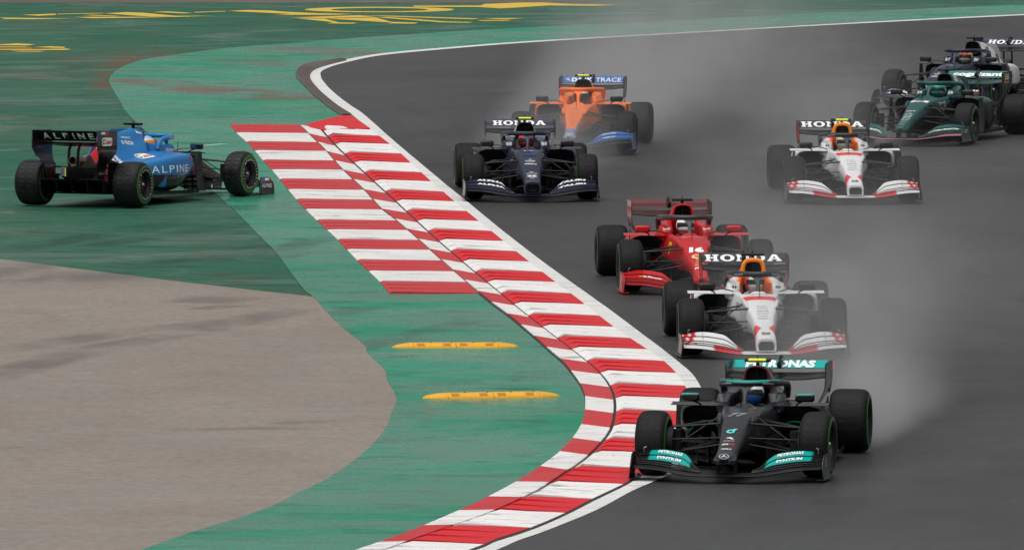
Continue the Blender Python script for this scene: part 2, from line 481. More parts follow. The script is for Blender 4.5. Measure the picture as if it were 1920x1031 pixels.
KB = [241, 257.6, 273, 291, 308, 326, 343, 362, 380.6, 398.8, 417.5, 436, 455, 474, 493.5, 512.7, 532, 553, 573.5, 595, 616, 637, 658, 680, 702.5,
      726.5, 750.5, 775.5, 803, 829, 854, 882, 911, 939, 965, 993, 1024, 1056]
SB = [236, 252, 269, 285.5, 303.5, 321, 339, 358.5, 377, 395.5, 416, 434, 452.5, 471, 491, 511.5, 531.5, 552.5]

kw = [G(KF(y), y, .022) for y in np.linspace(240, 1056, 90)] + [G(KR(y) - 1, y, .022) for y in np.linspace(1056, 240, 90)]
kerb = sheet('kerb', None, 0, M['kbase'], world_pts=kw)
tag(kerb, kind='structure')

def ribbed_block(name, ya, yb, xr, xl, mat, parent, z0, rise, tooth, teeth=3, us=(0, .2, .45, .7, .9, 1.0), endz=0.004, skew=(0, 0)):
    """one kerb block: teeth running across it, their tall side towards the lens; ends cut on a mitre"""
    V, rows, nu = [], 0, len(us)
    for k in range(teeth):
        for e in (0, 1):
            f = (k + e) / teeth
            y = ya + (yb - ya) * f
            a, b = np.array(G(xr(y), y + skew[0], 0)), np.array(G(xl(y), y + skew[1], 0))
            for j, u in enumerate(us):
                q = a + (b - a) * u
                wob = 0.0015 * math.sin(37.1 * y + 11 * j)
                h = z0 + rise * min(u / .9, 1) + (tooth * u ** 1.2 if e else 0) + wob
                if j == nu - 1: h = z0 + endz
                if j == 0: h = z0
                q[2] = h
                V.append(q)
            rows += 1
    F = grid_faces(rows, nu, False)
    base = len(V)
    for j in range(nu):                              # skirt on the near face
        q = np.array(V[(rows - 1) * nu + j]); q[2] = 0.0; V.append(q)
    F += [((rows - 1) * nu + j, (rows - 1) * nu + j + 1, base + j + 1, base + j) for j in range(nu - 1)]
    b2 = len(V)
    for r in range(rows):                            # skirt at the outer end
        q = np.array(V[r * nu + nu - 1]); q[2] = 0.0; V.append(q)
    F += [(r * nu + nu - 1, b2 + r, b2 + r + 1, (r + 1) * nu + nu - 1) for r in range(rows - 1)]
    return link(name, new_mesh(name, V, F, mat, smooth=False), parent)

for i in range(len(KB) - 1):
    w = i % 2 == 0
    ribbed_block('kerb_block', KB[i] + .4, KB[i + 1] - .1, KR, lambda y: KG(y) + 2.8, M['kwhite' if w else 'kred'], kerb, .026, .030, .020)
    # flat outer strip
    a, b = KB[i] - 3, KB[i + 1] - 3
    sk = 8 if i < 31 else max(0, 8 - 3 * (i - 30))
    top = []
    for f in (0, .5, 1):
        y = a + (b - a) * f
        top.append((G(KF(y) + .5, y), G(KG(y + sk) - 2.8, y + sk)))
    V = [(p[0], p[1], .034) for p, q in top] + [(q[0], q[1], .040) for p, q in top[::-1]]
    n = len(V)
    V2 = V + [(v[0], v[1], 0.0) for v in V]
    F = [tuple(range(n))] + [(j, (j + 1) % n, (j + 1) % n + n, j + n) for j in range(n)]
    link('kerb_slab', new_mesh('kerb_slab', V2, F, M['kwhite_worn' if w else 'kred_worn'], smooth=False), kerb)
for i in range(len(SB) - 1):
    w = i % 2 == 1
    xr = lambda y: KF(max(y, 240)) - 1.0
    ribbed_block('painted_stripe', SB[i] + .2, SB[i + 1], xr, KS, M['kwhite_worn' if w else 'kred_worn'], kerb, .022, .012, .009, 3, (0, .3, .6, .85, .96, 1.0))
# red ramp that closes the kerb at its far end
rp = [(565, 236.5), (600, 226.5), (641, 216), (657, 215.5), (676, 228), (694, 240.6), (650, 241.5), (606, 243.5)]
V = [G(a, b, .030 if i in (0, 1, 2, 3) else .05) for i, (a, b) in enumerate(rp)]
n = len(V); V2 = V + [(v[0], v[1], 0) for v in V]
link('kerb_block', new_mesh('kerb_ramp', V2, [tuple(range(n))] + [(j, (j + 1) % n, (j + 1) % n + n, j + n) for j in range(n)], M['kred'], smooth=False), kerb)

# ------------------------------------------------------------------ yellow rubber speed bumps
def bump_section(L, cap):
    prof = [(-.16, .0), (-.15, .022), (-.06, .058), (.06, .058), (.15, .022), (.16, 0)]
    xs = [0, .02, L - .02, L] if not cap else [0, .02, L * .45, L * .8, L]
    V = []
    for i, x in enumerate(xs):
        s = 1.0
        if cap: s = (1, 1, .82, .55, .12)[i]
        for (d, h) in prof:
            e = .985 if (not cap and i in (0, 3)) else 1
            V.append((x, d * (s if cap else 1), h * s * e))
    F = grid_faces(len(xs), len(prof), False) + [tuple(range(len(prof))), tuple(range((len(xs) - 1) * 6, len(xs) * 6))[::-1]]
    return V, F

def speed_bump(pa, pb, label):
    A, B = Vector(G(*pa, .016)), Vector(G(*pb, .016))
    L = (B - A).length
    r = link('speed_bump', None, None, A, (0, 0, math.atan2(B.y - A.y, B.x - A.x)))
    tag(r, label, 'speed bump', 'speed bumps on the green verge')
    c, m = L * .165, L * .335
    V, F = bump_section(c, True)
    cap = new_mesh('end_cap', V, F, M['bump'], False)
    link('end_cap', cap, r, (c, 0, 0), (0, 0, math.pi)); link('end_cap', cap, r, (L - c, 0, 0))
    V, F = bump_section(m - .006, False)
    mid = new_mesh('middle_section', V, F, M['bump'], False)
    V, F = box_vf(-.045, .045, -.035, .035, -.02, .004)
    V = [(x, y, z) for x, y, z in V]
    rf = new_mesh('reflector', V, F, M['bump_d'], False)
    bolt = new_mesh('bolt_hole', *tube([(0, 0, -.004), (0, 0, .005)], .012, 8), plain('bolt_dark', (.02, .015, .01), .6))
    for x in (c + .003, c + m + .003):
        s = link('middle_section', mid, r, (x, 0, 0))
        for f in (.17, .78):
            link('reflector', rf, s, (m * f, -.105, .040), (-.34 * -1, 0, 0))
        for f in (.45, .94):
            link('bolt_hole', bolt, s, (m * f - .02, -.02, .058))
    return r
speed_bump((735, 651.5), (973, 650.5), 'yellow rubber speed bump on green verge, the farther of the two')
speed_bump((792, 746.5), (1050, 742.5), 'yellow rubber speed bump on green verge, the nearer, slightly tilted one')

# ------------------------------------------------------------------ racing cars: materials
def paint_mat(name, rough, coat):
    t = NT(name)
    a = t.n.new('ShaderNodeAttribute'); a.attribute_name = 'livery'
    n = t.noise(t.mapv((9, 9, 9)), 1.0, 4, 0.6)
    c = t.mix(t.ramp(n, 0.5, 0.8, 0, 0.10), a.outputs['Color'], (0.09, 0.085, 0.08))   # road film
    t.set('Base Color', c)
    t.set('Roughness', t.ramp(n, 0.3, 0.7, rough, rough + 0.15))
    t.p.inputs['Coat Weight'].default_value = coat
    t.p.inputs['Specular IOR Level'].default_value = 0.2
    t.p.inputs['Coat Roughness'].default_value = 0.07
    return t.m
M['paint'] = paint_mat('car_paint', 0.34, 0.35)
M['carbon'] = plain('carbon_fibre', (0.005, 0.005, 0.0055), 0.42, spec=.2)
M['carbon2'] = plain('satin_carbon', (0.009, 0.009, 0.010), 0.5, spec=.2)
M['black'] = plain('intake_black', (0.003, 0.003, 0.003), 0.9, spec=0.1)
M['arm'] = plain('suspension_carbon', (0.008, 0.008, 0.009), 0.4, spec=.3)
M['rim'] = plain('magnesium_rim', (0.045, 0.045, 0.048), 0.35, 0.7)
M['bronze'] = plain('brake_bronze', (0.42, 0.22, 0.07), 0.35, 0.8)
M['nut'] = plain('wheel_nut_metal', (0.35, 0.35, 0.36), 0.3, 0.9)
M['exhaust'] = plain('heat_tinted_steel', (0.28, 0.18, 0.11), 0.4, 0.9)
M['band'] = plain('tyre_band_green', (0.03, 0.125, 0.02), 0.5)
M['band_dim'] = plain('tyre_band_green_dirty', (0.04, 0.07, 0.03), 0.6)
M['glass'] = plain('mirror_glass', (0.25, 0.27, 0.29), 0.08, 1.0)
M['visor'] = plain('smoked_visor', (0.02, 0.022, 0.03), 0.08)
M['cam_y'] = plain('camera_pod_yellow', (0.60, 0.74, 0.02), 0.4)
M['rain'] = plain('rain_light_lens', (0.10, 0.10, 0.11), 0.3)
M['led'] = plain('endplate_led', (0.8, 0.03, 0.02), 0.4, emit=0.7)

def tyre_mat(name, c, tread, rough):
    t = NT(name)
    tc = t.n.new('ShaderNodeTexCoord')
    sp = t.n.new('ShaderNodeSeparateXYZ'); t.l.new(tc.outputs['Object'], sp.inputs[0])
    x, y, z = sp.outputs
    ang = t.math('ARCTAN2', z, x)
    ay = t.math('ABSOLUTE', y)
    r = t.math('SQRT', t.math('ADD', t.math('MULTIPLY', x, x), t.math('MULTIPLY', z, z)))
    bend = t.math('ADD', t.math('MULTIPLY', ay, 15.0), t.math('MULTIPLY', t.math('SINE', t.math('MULTIPLY', ay, 44.0)), 0.55))
    ph = t.math('ADD', t.math('MULTIPLY', ang, 27.0 / (2 * math.pi)), bend)
    s = t.math('ABSOLUTE', t.math('SUBTRACT', t.math('FRACT', ph), 0.5))
    groove = t.ramp(s, 0.06, 0.15)
    on = t.ramp(r, 0.312, 0.324)
    h = t.math('ADD', t.math('MULTIPLY', groove, on), t.math('SUBTRACT', 1.0, on))
    n = t.noise(t.mapv((14, 5, 14), src=tc.outputs['Object']), 1.0, 5, 0.6)
    base = t.mix(t.ramp(n, 0.35, 0.7), c, tuple(v * 1.8 for v in c))
    base = t.mix(t.math('MULTIPLY', t.math('SUBTRACT', 1.0, h), tread), base, (0.004, 0.004, 0.004))  # groove shade put into the rubber colour
    t.set('Base Color', base)
    t.set('Roughness', t.ramp(n, 0.3, 0.7, rough, rough + 0.18))
    t.p.inputs['Specular IOR Level'].default_value = 0.2
    t.bump(h, 0.9 * tread, 0.010)
    return t.m
M['tyre'] = tyre_mat('tyre_rubber', (0.0055, 0.0055, 0.0062), 0.35, 0.5)
M['tyre_g'] = tyre_mat('tyre_rubber_grooved', (0.010, 0.010, 0.011), 1.0, 0.27)

# ------------------------------------------------------------------ lettering
_txt = {}
def text_vf(s, bold=0.0, shear=0.0):
    key = (s, bold, shear)
    if key in _txt: return _txt[key]
    c = bpy.data.curves.new('lettering_source', 'FONT'); c.body = s
    c.offset = bold; c.shear = shear; c.resolution_u = 2
    ob = bpy.data.objects.new('lettering_source', c)
    me = ob.to_mesh()
    V = np.array([v.co[:2] for v in me.vertices]) if len(me.vertices) else np.zeros((0, 2))
    F = [tuple(p.vertices) for p in me.polygons]
    ob.to_mesh_clear(); bpy.data.objects.remove(ob); bpy.data.curves.remove(c)
    if len(V):
        V = V - V.min(0); V = V / V[:, 1].max()
    _txt[key] = (V, F)
    return _txt[key]

def arc(cx, cy, rx, ry, a0, a1, n=14):
    return [(cx + rx * math.cos(math.radians(a0 + (a1 - a0) * i / n)), cy + ry * math.sin(math.radians(a0 + (a1 - a0) * i / n))) for i in range(n + 1)]
SLAB = {
    'H': (1.2, [[(0, 0), (.52, 0), (.52, .16), (.42, .16), (.42, .42), (.78, .42), (.78, .16), (.68, .16), (.68, 0), (1.2, 0), (1.2, .16), (1.08, .16),
                 (1.08, .84), (1.2, .84), (1.2, 1), (.68, 1), (.68, .84), (.78, .84), (.78, .6), (.42, .6), (.42, .84), (.52, .84), (.52, 1), (0, 1),
                 (0, .84), (.12, .84), (.12, .16), (0, .16)]]),
    'O': (1.26, [arc(.63, .5, .63, .52, 0, 345, 24), arc(.63, .5, .29, .34, 0, 345, 24)]),
    'N': (1.24, [[(0, 0), (.46, 0), (.46, .16), (.34, .16), (.34, .64), (.90, 0), (1.12, 0), (1.12, .84), (1.24, .84), (1.24, 1), (.76, 1), (.76, .84),
                  (.88, .84), (.88, .40), (.32, 1), (0, 1), (0, .84), (.1, .84), (.1, .16), (0, .16)]]),
    'D': (1.2, [[(0, 0), (.62, 0)] + arc(.62, .5, .56, .5, -85, 85) + [(.62, 1), (0, 1), (0, .84), (.12, .84), (.12, .16), (0, .16)],
                [(.42, .17), (.56, .17)] + arc(.56, .5, .28, .33, -80, 80) + [(.56, .83), (.42, .83)]]),
    'A': (1.28, [[(0, 0), (.46, 0), (.46, .15), (.37, .15), (.42, .27), (.82, .27), (.87, .15), (.78, .15), (.78, 0), (1.28, 0), (1.28, .15), (1.2, .15),
                  (.82, 1), (.46, 1), (.08, .15), (0, .15)], [(.48, .42), (.76, .42), (.63, .74)]]),
}
def slab_vf(word):
    V, F, x = [], [], 0.0
    for ch in word:
        w, loops = SLAB[ch]
        v, f = poly_mesh([[(a + x, b) for a, b in lp] for lp in loops])
        F += [tuple(i + len(V) for i in q) for q in f]
        V += [(p.x, p.y) for p in v]
        x += w + .14
    return np.array(V), F

def shape_vf(loops):
    v, f = poly_mesh(loops)
    return np.array([(p.x, p.y) for p in v]), [tuple(q) for q in f]

def ring_loops(rx, ry, w, n=24, cx=0.0, cy=0.0):
    return [arc(cx, cy, rx, ry, 0, 360 - 360 / n, n - 1), arc(cx, cy, rx - w, ry - w, 0, 360 - 360 / n, n - 1)]

def subdiv2d(V, F, maxlen):
    """cut long triangles so that a print can follow a curved panel"""
    V = [tuple(v) for v in V]
    tri = []
    for f in F:
        for k in range(1, len(f) - 1): tri.append((f[0], f[k], f[k + 1]))
    for _ in range(6):
        out, mid, did = [], {}, False
        for t in tri:
            L = [math.dist(V[t[i]], V[t[(i + 1) % 3]]) for i in range(3)]
            k = int(np.argmax(L))
            if L[k] <= maxlen: out.append(t); continue
            did = True
            a, b, c = t[k], t[(k + 1) % 3], t[(k + 2) % 3]
            e = (min(a, b), max(a, b))
            if e not in mid:
                mid[e] = len(V); V.append(((V[a][0] + V[b][0]) / 2, (V[a][1] + V[b][1]) / 2))
            out += [(a, mid[e], c), (mid[e], b, c)]
        tri = out
        if not did: break
    return np.array(V), tri

def bvh_of(*meshes):
    V, F = [], []
    for me in meshes:
        o = len(V)
        V += [v.co.copy() for v in me.vertices]
        F += [tuple(i + o for i in p.vertices) for p in me.polygons]
    return BVHTree.FromPolygons(V, F)

def decal(parent, vf, hexcol, c, u, v, h, w=None, bvh=None, d=None, name='lettering', anchor=(.5, .5), off=.004, mat=None, maxlen=None):
    """print a flat shape on a panel: c centre, u/v reading and up directions, d the direction of projection"""
    V, F = vf
    if not len(V): return None
    V = np.array(V, float)
    mn, mx = V.min(0), V.max(0)
    sy = h / (mx[1] - mn[1]); sx = sy if w is None else w / (mx[0] - mn[0])
    V = (V - mn - (mx - mn) * np.array(anchor)) * (sx, sy)
    V, F = subdiv2d(V, F, maxlen or 0.05)
    c, u, v = (np.asarray(q, float) for q in (c, u, v))
    u = u / np.linalg.norm(u); v = v / np.linalg.norm(v)
    P = c + V[:, :1] * u + V[:, 1:2] * v
    if bvh is not None:
        d = Vector(d).normalized()
        Q = []
        for p in P:
            hit = bvh.ray_cast(Vector(p) - d * 0.6, d)
            Q.append(hit[0] - d * off if hit[0] is not None else None)
        good = [q for q in Q if q is not None]
        if not good: return None
        keep = [f for f in F if all(Q[i] is not None for i in f)]
        if not keep: return None
        P = [q if q is not None else Vector(P[i]) for i, q in enumerate(Q)]
        F = keep
    me = new_mesh(name, P, F, mat or dec(hexcol), smooth=False)
    return link(name, me, parent)

# ------------------------------------------------------------------ wheels (mesh data shared by all cars)
def revolve(profile, n=56):
    """profile [(r, y)] turned about the y axis"""
    V = []
    for i in range(n):
        a = 2 * math.pi * i / n
        for r, y in profile: V.append((r * math.cos(a), y, r * math.sin(a)))
    k = len(profile)
    F = []
    for i in range(n):
        j = (i + 1) % n
        for q in range(k - 1): F.append((i * k + q, i * k + q + 1, j * k + q + 1, j * k + q))
    return V, F

R_T = 0.335
def tyre_profile(w):
    h = w / 2
    side = [(.178, -h + .045), (.186, -h + .022), (.205, -h + .006), (.235, -h - .004), (.268, -h - .003), (.296, -h + .010), (.316, -h + .028), (.328, -h + .055), (.3335, -h + .095)]
    pts = side + [(R_T, -h * .3), (R_T, h * .3)] + [(r, -y) for r, y in side[::-1]]
    return [tuple(p) for p in cr(np.array(pts), 3)]

WH = {}
for key, w in (('f', .305), ('r', .405)):
    h = w / 2
    for g in (0, 1):
        WH[key, 'tyre', g] = new_mesh('tyre', *revolve(tyre_profile(w)), M['tyre_g' if g else 'tyre'], sharp=60)
    barrel = revolve([(.180, h - .040), (.172, h - .030), (.166, h - .034), (.160, h - .07), (.155, -h + .05), (.178, -h + .045)])
    spokes = []
    for i in range(10):
        a = 2 * math.pi * i / 10
        ca, sa = math.cos(a), math.sin(a)
        pts = [(r * ca - s * sa, y, r * sa + s * ca) for r, s, y in ((.03, -.012, h - .06), (.03, .012, h - .06), (.158, .010, h - .075), (.158, -.010, h - .075))]
        spokes.append(plate(pts, .02, (0, 1, 0)))
    WH[key, 'rim'] = new_mesh('rim', *merge(barrel, *spokes), M['rim'], sharp=40)
    WH[key, 'disc'] = new_mesh('brake_disc', *revolve([(.0, h - .11), (.152, h - .11), (.152, h - .16), (0, h - .16)], 32), M['carbon2'])
    cal = [(.085, -.05), (.14, -.06), (.14, .06), (.085, .05)]
    WH[key, 'caliper'] = new_mesh('brake_caliper', *plate([(a, h - .098, b) for a, b in cal], .024, (0, 1, 0)), M['bronze'], False)
    WH[key, 'nut'] = new_mesh('wheel_nut', *revolve([(.0, h - .02), (.022, h - .02), (.03, h - .035), (.034, h - .075), (0, h - .075)], 16), M['nut'])
    bp = [(.246, h + .0065), (.268, h + .0055), (.284, h - .0005)]
    WH[key, 'band'] = new_mesh('sidewall_band', *revolve(bp), M['band'])
    WH[key, 'band_dim'] = new_mesh('sidewall_band', *revolve(bp), M['band_dim'])
    V, F = [], []
    for word, a0, r0, hh, step in (('CINTURATO', 150, .212, .028, 10.5), ('CINTURATO', -30, .212, .028, 10.5), ('PIRELLI', 60, .21, .034, 13), ('PIRELLI', -120, .21, .034, 13)):
        for k, ch in enumerate(word):
            v, f = text_vf(ch, .03)
            a = math.radians(a0 - step * k)
            v = (v - (v.max(0) / 2)) * hh
            ct = np.array([math.cos(a), math.sin(a)]); tn = np.array([math.sin(a), -math.cos(a)])
            P = ct * r0 + v[:, :1] * tn + v[:, 1:2] * ct
            F += [tuple(i + len(V) for i in q) for q in f]
            V += [(p[0], h + .0085, p[1]) for p in P]
    WH[key, 'text'] = new_mesh('sidewall_lettering', V, F, plain('print_sidewall', (.55, .56, .54), .5), False)
    # drum, scoop and inner vane of the brake duct
    WH[key, 'duct'] = new_mesh('brake_duct', *merge(revolve([(0, -h + .02), (.165, -h + .02), (.168, -h - .02), (.15, -h - .06), (.0, -h - .065)], 28),
                                                   box_vf(.02, .15, -h - .115, -h - .04, -.09, .14)), M['carbon2'], sharp=40)

def wheel(car, x, side, key, grooved, steer=0.0, dim=False, rake=0.0, lift=0.0):
    h = {'f': .8475, 'r': .7975}[key]
    e = link('wheel', None, car, (x, side * h, R_T + x * rake - lift), (0, 0, (0 if side > 0 else math.pi) + steer))
    rot = (0, random.uniform(0, 6.28), 0)
    link('tyre', WH[key, 'tyre', int(grooved)], e, rot=rot)
    link('rim', WH[key, 'rim'], e, rot=rot)
    link('brake_disc', WH[key, 'disc'], e)
    for q in (.15, math.pi - .1): link('brake_caliper', WH[key, 'caliper'], e, rot=(0, q, 0))
    link('wheel_nut', WH[key, 'nut'], e)
    for q in (0, math.pi): link('sidewall_band', WH[key, 'band_dim' if dim else 'band'], e, rot=(0, 0, q))
    if grooved: link('sidewall_lettering', WH[key, 'text'], e, rot=rot)
    link('brake_duct', WH[key, 'duct'], e, rot=(0, 0 if side > 0 else 0, 0))
    return e

# ------------------------------------------------------------------ car geometry (front axle at x = 0, x forward, z up)
def section(x, zb, zt, wb, wm, wt, crown=.012, depth=0.0, wi=.19):
    zm = zb + (zt - zb) * .5
    half = [(0, zb), (wb * .75, zb), (wb, zb + .02), (wm, zm), (wt + .01, zt - .035), (wt * .92, zt - .004)]
    if depth: half += [(wi + .01, zt), (wi - .005, zt - .05), (wi - .01, zt - depth), (0, zt - depth)]
    else: half += [(wt * .70, zt + crown * .5), (wt * .5, zt + crown * .8), (wt * .3, zt + crown * .95), (0, zt + crown)]
    return mirror_ring(x, half)

def chassis_net(T):
    w, st = T.get('nose_w', .115), T.get('nose', 'round')
    zt = T.get('tip_z', .30)
    if st == 'box':
        S = [(1.04, .105, zt - .035, w * .93, w * .95, w * .8), (1.02, .10, zt - .012, w * .98, w, w * .88), (.95, .11, zt + .01, w, w * 1.02, w * .9),
             (.7, .17, .365, w * .98, w * 1.02, w * .9)]
    else:
        S = [(1.08, zt - .075, zt - .05, w * .28, w * .4, w * .3), (1.055, zt - .105, zt - .025, w * .72, w * .85, w * .62), (.98, zt - .115, zt, w * .92, w, w * .76),
             (.7, zt - .10, .37, w * .8, w * .96, w * .8)]
    a = T.get('mid_w', .13)
    S += [(.35, .25, .475, a * .8, a, a * .85), (.05, .26, .56, a * 1.1, a * 1.28, a * 1.1), (-.2, .24, .615, .17, .205, .175), (-.55, .18, .648, .20, .25, .205),
          (-.78, .15, .658, .22, .28, .225)]
    N = [section(*s) for s in S]
    N.append(section(-.83, .15, .66, .22, .285, .23, depth=.42, wi=.18))
    N.append(section(-1.25, .13, .672, .24, .335, .275, depth=.46, wi=.20))
    N.append(section(-1.72, .12, .70, .25, .35, .29, depth=.48, wi=.205))
    N.append(section(-1.86, .12, .72, .25, .35, .29, depth=.3, wi=.2))
    return N

def engine_net(T):
    k = T.get('cover_h', 1.0)
    R = [(-1.86, [(0, .80), (.080, .80), (.118, .85), (.122, .92), (.09, .99), (0, 1.01)]),
         (-1.92, [(0, .74), (.12, .74), (.16, .82), (.138, .91), (.095, .99), (0, 1.012)]),
         (-2.08, [(0, .5), (.31, .5), (.28, .70), (.165, .86), (.10, .975), (0, 1.005)]),
         (-2.5, [(0, .2), (.36, .2), (.32, .50), (.165, .74), (.07, .91), (0, .955)]),
         (-3.0, [(0, .15), (.25, .15), (.23, .42), (.13, .60), (.05, .78), (0, .82)]),
         (-3.4, [(0, .15), (.21, .15), (.19, .36), (.115, .50), (.045, .62), (0, .65)]),
         (-3.8, [(0, .2), (.12, .2), (.11, .32), (.08, .42), (.04, .47), (0, .48)])]
    return [mirror_ring(x, h) for x, h in R]

def sidepod_net(s):
    R = [(-1.40, .29, .70, .385, .632), (-1.43, .28, .73, .365, .642), (-1.6, .25, .76, .27, .645), (-2.0, .2, .765, .115, .62), (-2.5, .15, .67, .095, .55), (-3.0, .1, .47, .09, .46), (-3.4, .05, .31, .1, .38)]
    N = []
    for x, yi, yo, zb, zt in R:
        ym, zm = (yi + yo) / 2, (zb + zt) / 2
        N.append([(x, s * y, z) for y, z in ((yi, zb), (ym, zb - .005), (yo - .06, zb + .01), (yo - .005, zb + (zt - zb) * .3), (yo, zb + (zt - zb) * .7), (yo - .05, zt - .012), (ym, zt + .005), (yi, zt + .01))])
    return N

def fw_main(t):
    """leading edge x, z and trailing edge x, z of the front wing main plane; t 0 inboard .. 1 tip"""
    t = np.clip(t, 0, 1)
    xl = 1.13 - .30 * t ** 1.5; zl = .078 + .058 * sstep(0, .8, t)
    return xl, zl, xl - .25 + .06 * t, zl + .016 + .010 * sstep(0, .3, t)

def ribbon(rows, thick):
    """rows of (y, xl, zl, xt, zt): a cambered thin blade"""
    V = []
    for y, xl, zl, xt, zt in rows:
        dx, dz = xt - xl, zt - zl
        L = math.hypot(dx, dz) + 1e-6
        nx, nz = dz / L, -dx / L                      # upper normal
        for f, th, cam in ((0, 0, 0), (.16, .5, -.02), (.5, .5, -.05), (1, .15, 0), (1, -.15, 0), (.5, -.5, -.05), (.16, -.5, -.02)):
            V.append((xl + dx * f + nx * (th * thick + cam * L), y, zl + dz * f + nz * (th * thick + cam * L)))
    F = grid_faces(len(rows), 7, True) + [tuple(range(7)), tuple(range((len(rows) - 1) * 7, len(rows) * 7))[::-1]]
    return V, F

FW_IN, FW_OUT = .265, .965
FRAC = (0, .13, .27, .63, 1.0)
def fw_flap(side, k, n=4, y0=0.0, y1=1.0, arch=1.0):
    rows = []
    for t in np.linspace(y0, y1, 26):
        y = FW_IN + (FW_OUT - FW_IN) * t
        _, _, xt, zt = fw_main(t)
        s = float(sstep(-.02, .34, t))
        H = (.024 + (.116 * arch) * s) * (1 - .24 * float(sstep(.5, 1, t)))
        L = .10 + .30 * s
        a, b = FRAC[k], FRAC[k + 1]
        rows.append((side * y, xt + .025 - L * a, zt + H * a + .010, xt + .018 - L * b, zt + H * b + .002))
    return ribbon(rows, .011)

def flap_surf(side, k, t, f, arch=1.0, lift=.006):
    """point on the upper skin of a front flap: t across the span, f along the chord"""
    y = FW_IN + (FW_OUT - FW_IN) * t
    _, _, xt, zt = (float(v) for v in fw_main(t))
    s = float(sstep(-.02, .34, t))
    H = (.024 + (.116 * arch) * s) * (1 - .24 * float(sstep(.5, 1, t))); L = .10 + .30 * s
    a, b = FRAC[k], FRAC[k + 1]
    xl, zl, xe, ze = xt + .025 - L * a, zt + H * a + .010, xt + .018 - L * b, zt + H * b + .002
    dx, dz = xe - xl, ze - zl; D = math.hypot(dx, dz)
    nx, nz = dz / D, -dx / D
    o = .0055 * min(1, f / .16) * (1 - .7 * max(0, f - .5) / .5) + lift - .05 * D * (1 - abs(2 * f - 1)) * .9
    return (xl + dx * f + nx * o, side * y, zl + dz * f + nz * o)

def flap_print(obj, side, k, vf, hexc, yc, w, f0, f1, arch=1.0, name='lettering'):
    """lettering laid along a flap, reading towards +y"""
    V, F = vf
    V = np.array(V, float); V = (V - V.min(0)) / (V.max(0) - V.min(0))
    V, F = subdiv2d(V * (w, .05), F, .04); V = V / (w, .05)
    P = []
    for a, b in V:
        y = side * yc + (a - .5) * w
        t = (abs(y) - FW_IN) / (FW_OUT - FW_IN)
        P.append(flap_surf(side, k, t, f0 + (f1 - f0) * b, arch))
    return link(name, new_mesh(name, P, F, dec(hexc), smooth=False), obj)

def front_endplate(side):
    rows = []
    for z, xa, xb, y in ((.03, .86, .34, 1.0), (.06, .87, .33, .992), (.13, .88, .34, .985), (.20, .85, .36, .982), (.265, .74, .37, .985), (.28, .64, .38, .99)):
        rows.append([(xa + (xb - xa) * f, side * (y + .012 * f * f), z) for f in (0, .25, .5, .75, 1)])
    rows = np.array(rows)
    th = np.array((0, side * .009, 0))
    N = np.concatenate([rows, (rows + th)[:, ::-1]], axis=1)
    m, k = N.shape[:2]
    V = N.reshape(-1, 3); F = grid_faces(m, k, True) + [tuple(range(k)), tuple(range((m - 1) * k, m * k))[::-1]]
    foot = plate([(.87, side * .93, .03), (.87, side * 1.0, .028), (.42, side * 1.035, .028), (.33, side * 1.045, .04), (.33, side * .95, .04)], .012, (0, 0, 1))
    return merge((V, F), foot)

def rear_endplate(side, lift=0.0):
    tab = [(.27, -3.78, -3.98, .405), (.40, -3.74, -4.02, .41), (.50, -3.72, -4.06, .43), (.58, -3.66, -4.12, .48), (.66, -3.62, -4.20, .517), (.74, -3.60, -4.27, .525), (.94 + lift, -3.60, -4.27, .525), (.955 + lift, -3.66, -4.26, .525)]
    rows = np.array([[(xa + (xb - xa) * f, side * y, z) for f in (0, .2, .4, .6, .8, 1)] for z, xa, xb, y in tab])
    N = np.concatenate([rows, (rows + np.array((0, side * .010, 0)))[:, ::-1]], axis=1)
    m, k = N.shape[:2]
    return N.reshape(-1, 3), grid_faces(m, k, True) + [tuple(range(k)), tuple(range((m - 1) * k, m * k))[::-1]]

def rw_main():
    rows = []
    for y in np.linspace(-.52, .52, 25):
        q = 1 - (y / .52) ** 2
        d = .028 * float(sstep(0, .9, q))
        rows.append((y, -3.66, .785 - d, -3.97, .822 - d * .35))
    return ribbon(rows, .028)

def rw_flap(lift=0.0):
    return ribbon([(y, -3.985, .845 - lift * .4, -4.185, .950 + lift) for y in np.linspace(-.52, .52, 27)], .014)

def smooth_box(x0, x1, y0, y1, z0, z1, b):
    """box with cut edges"""
    V, F = [], []
    secs = []
    for x, s in ((x0, b), (x0 + b, 0), (x1 - b, 0), (x1, b)):
        a, c, e, f = y0 + s, y1 - s, z0 + s, z1 - s
        secs.append([(x, a + b, e), (x, c - b, e), (x, c, e + b), (x, c, f - b), (x, c - b, f), (x, a + b, f), (x, a, f - b), (x, a, e + b)])
    N = np.array(secs)
    return N.reshape(-1, 3), grid_faces(4, 8, True) + [tuple(range(8)), tuple(range(24, 32))[::-1]]

_shared = {}
def shared(key, fn, mat, smooth=True, sharp=35):
    if key not in _shared:
        V, F = fn()
        _shared[key] = new_mesh(key.split('|')[0], V, F, mat, smooth, sharp=sharp)
    return _shared[key]

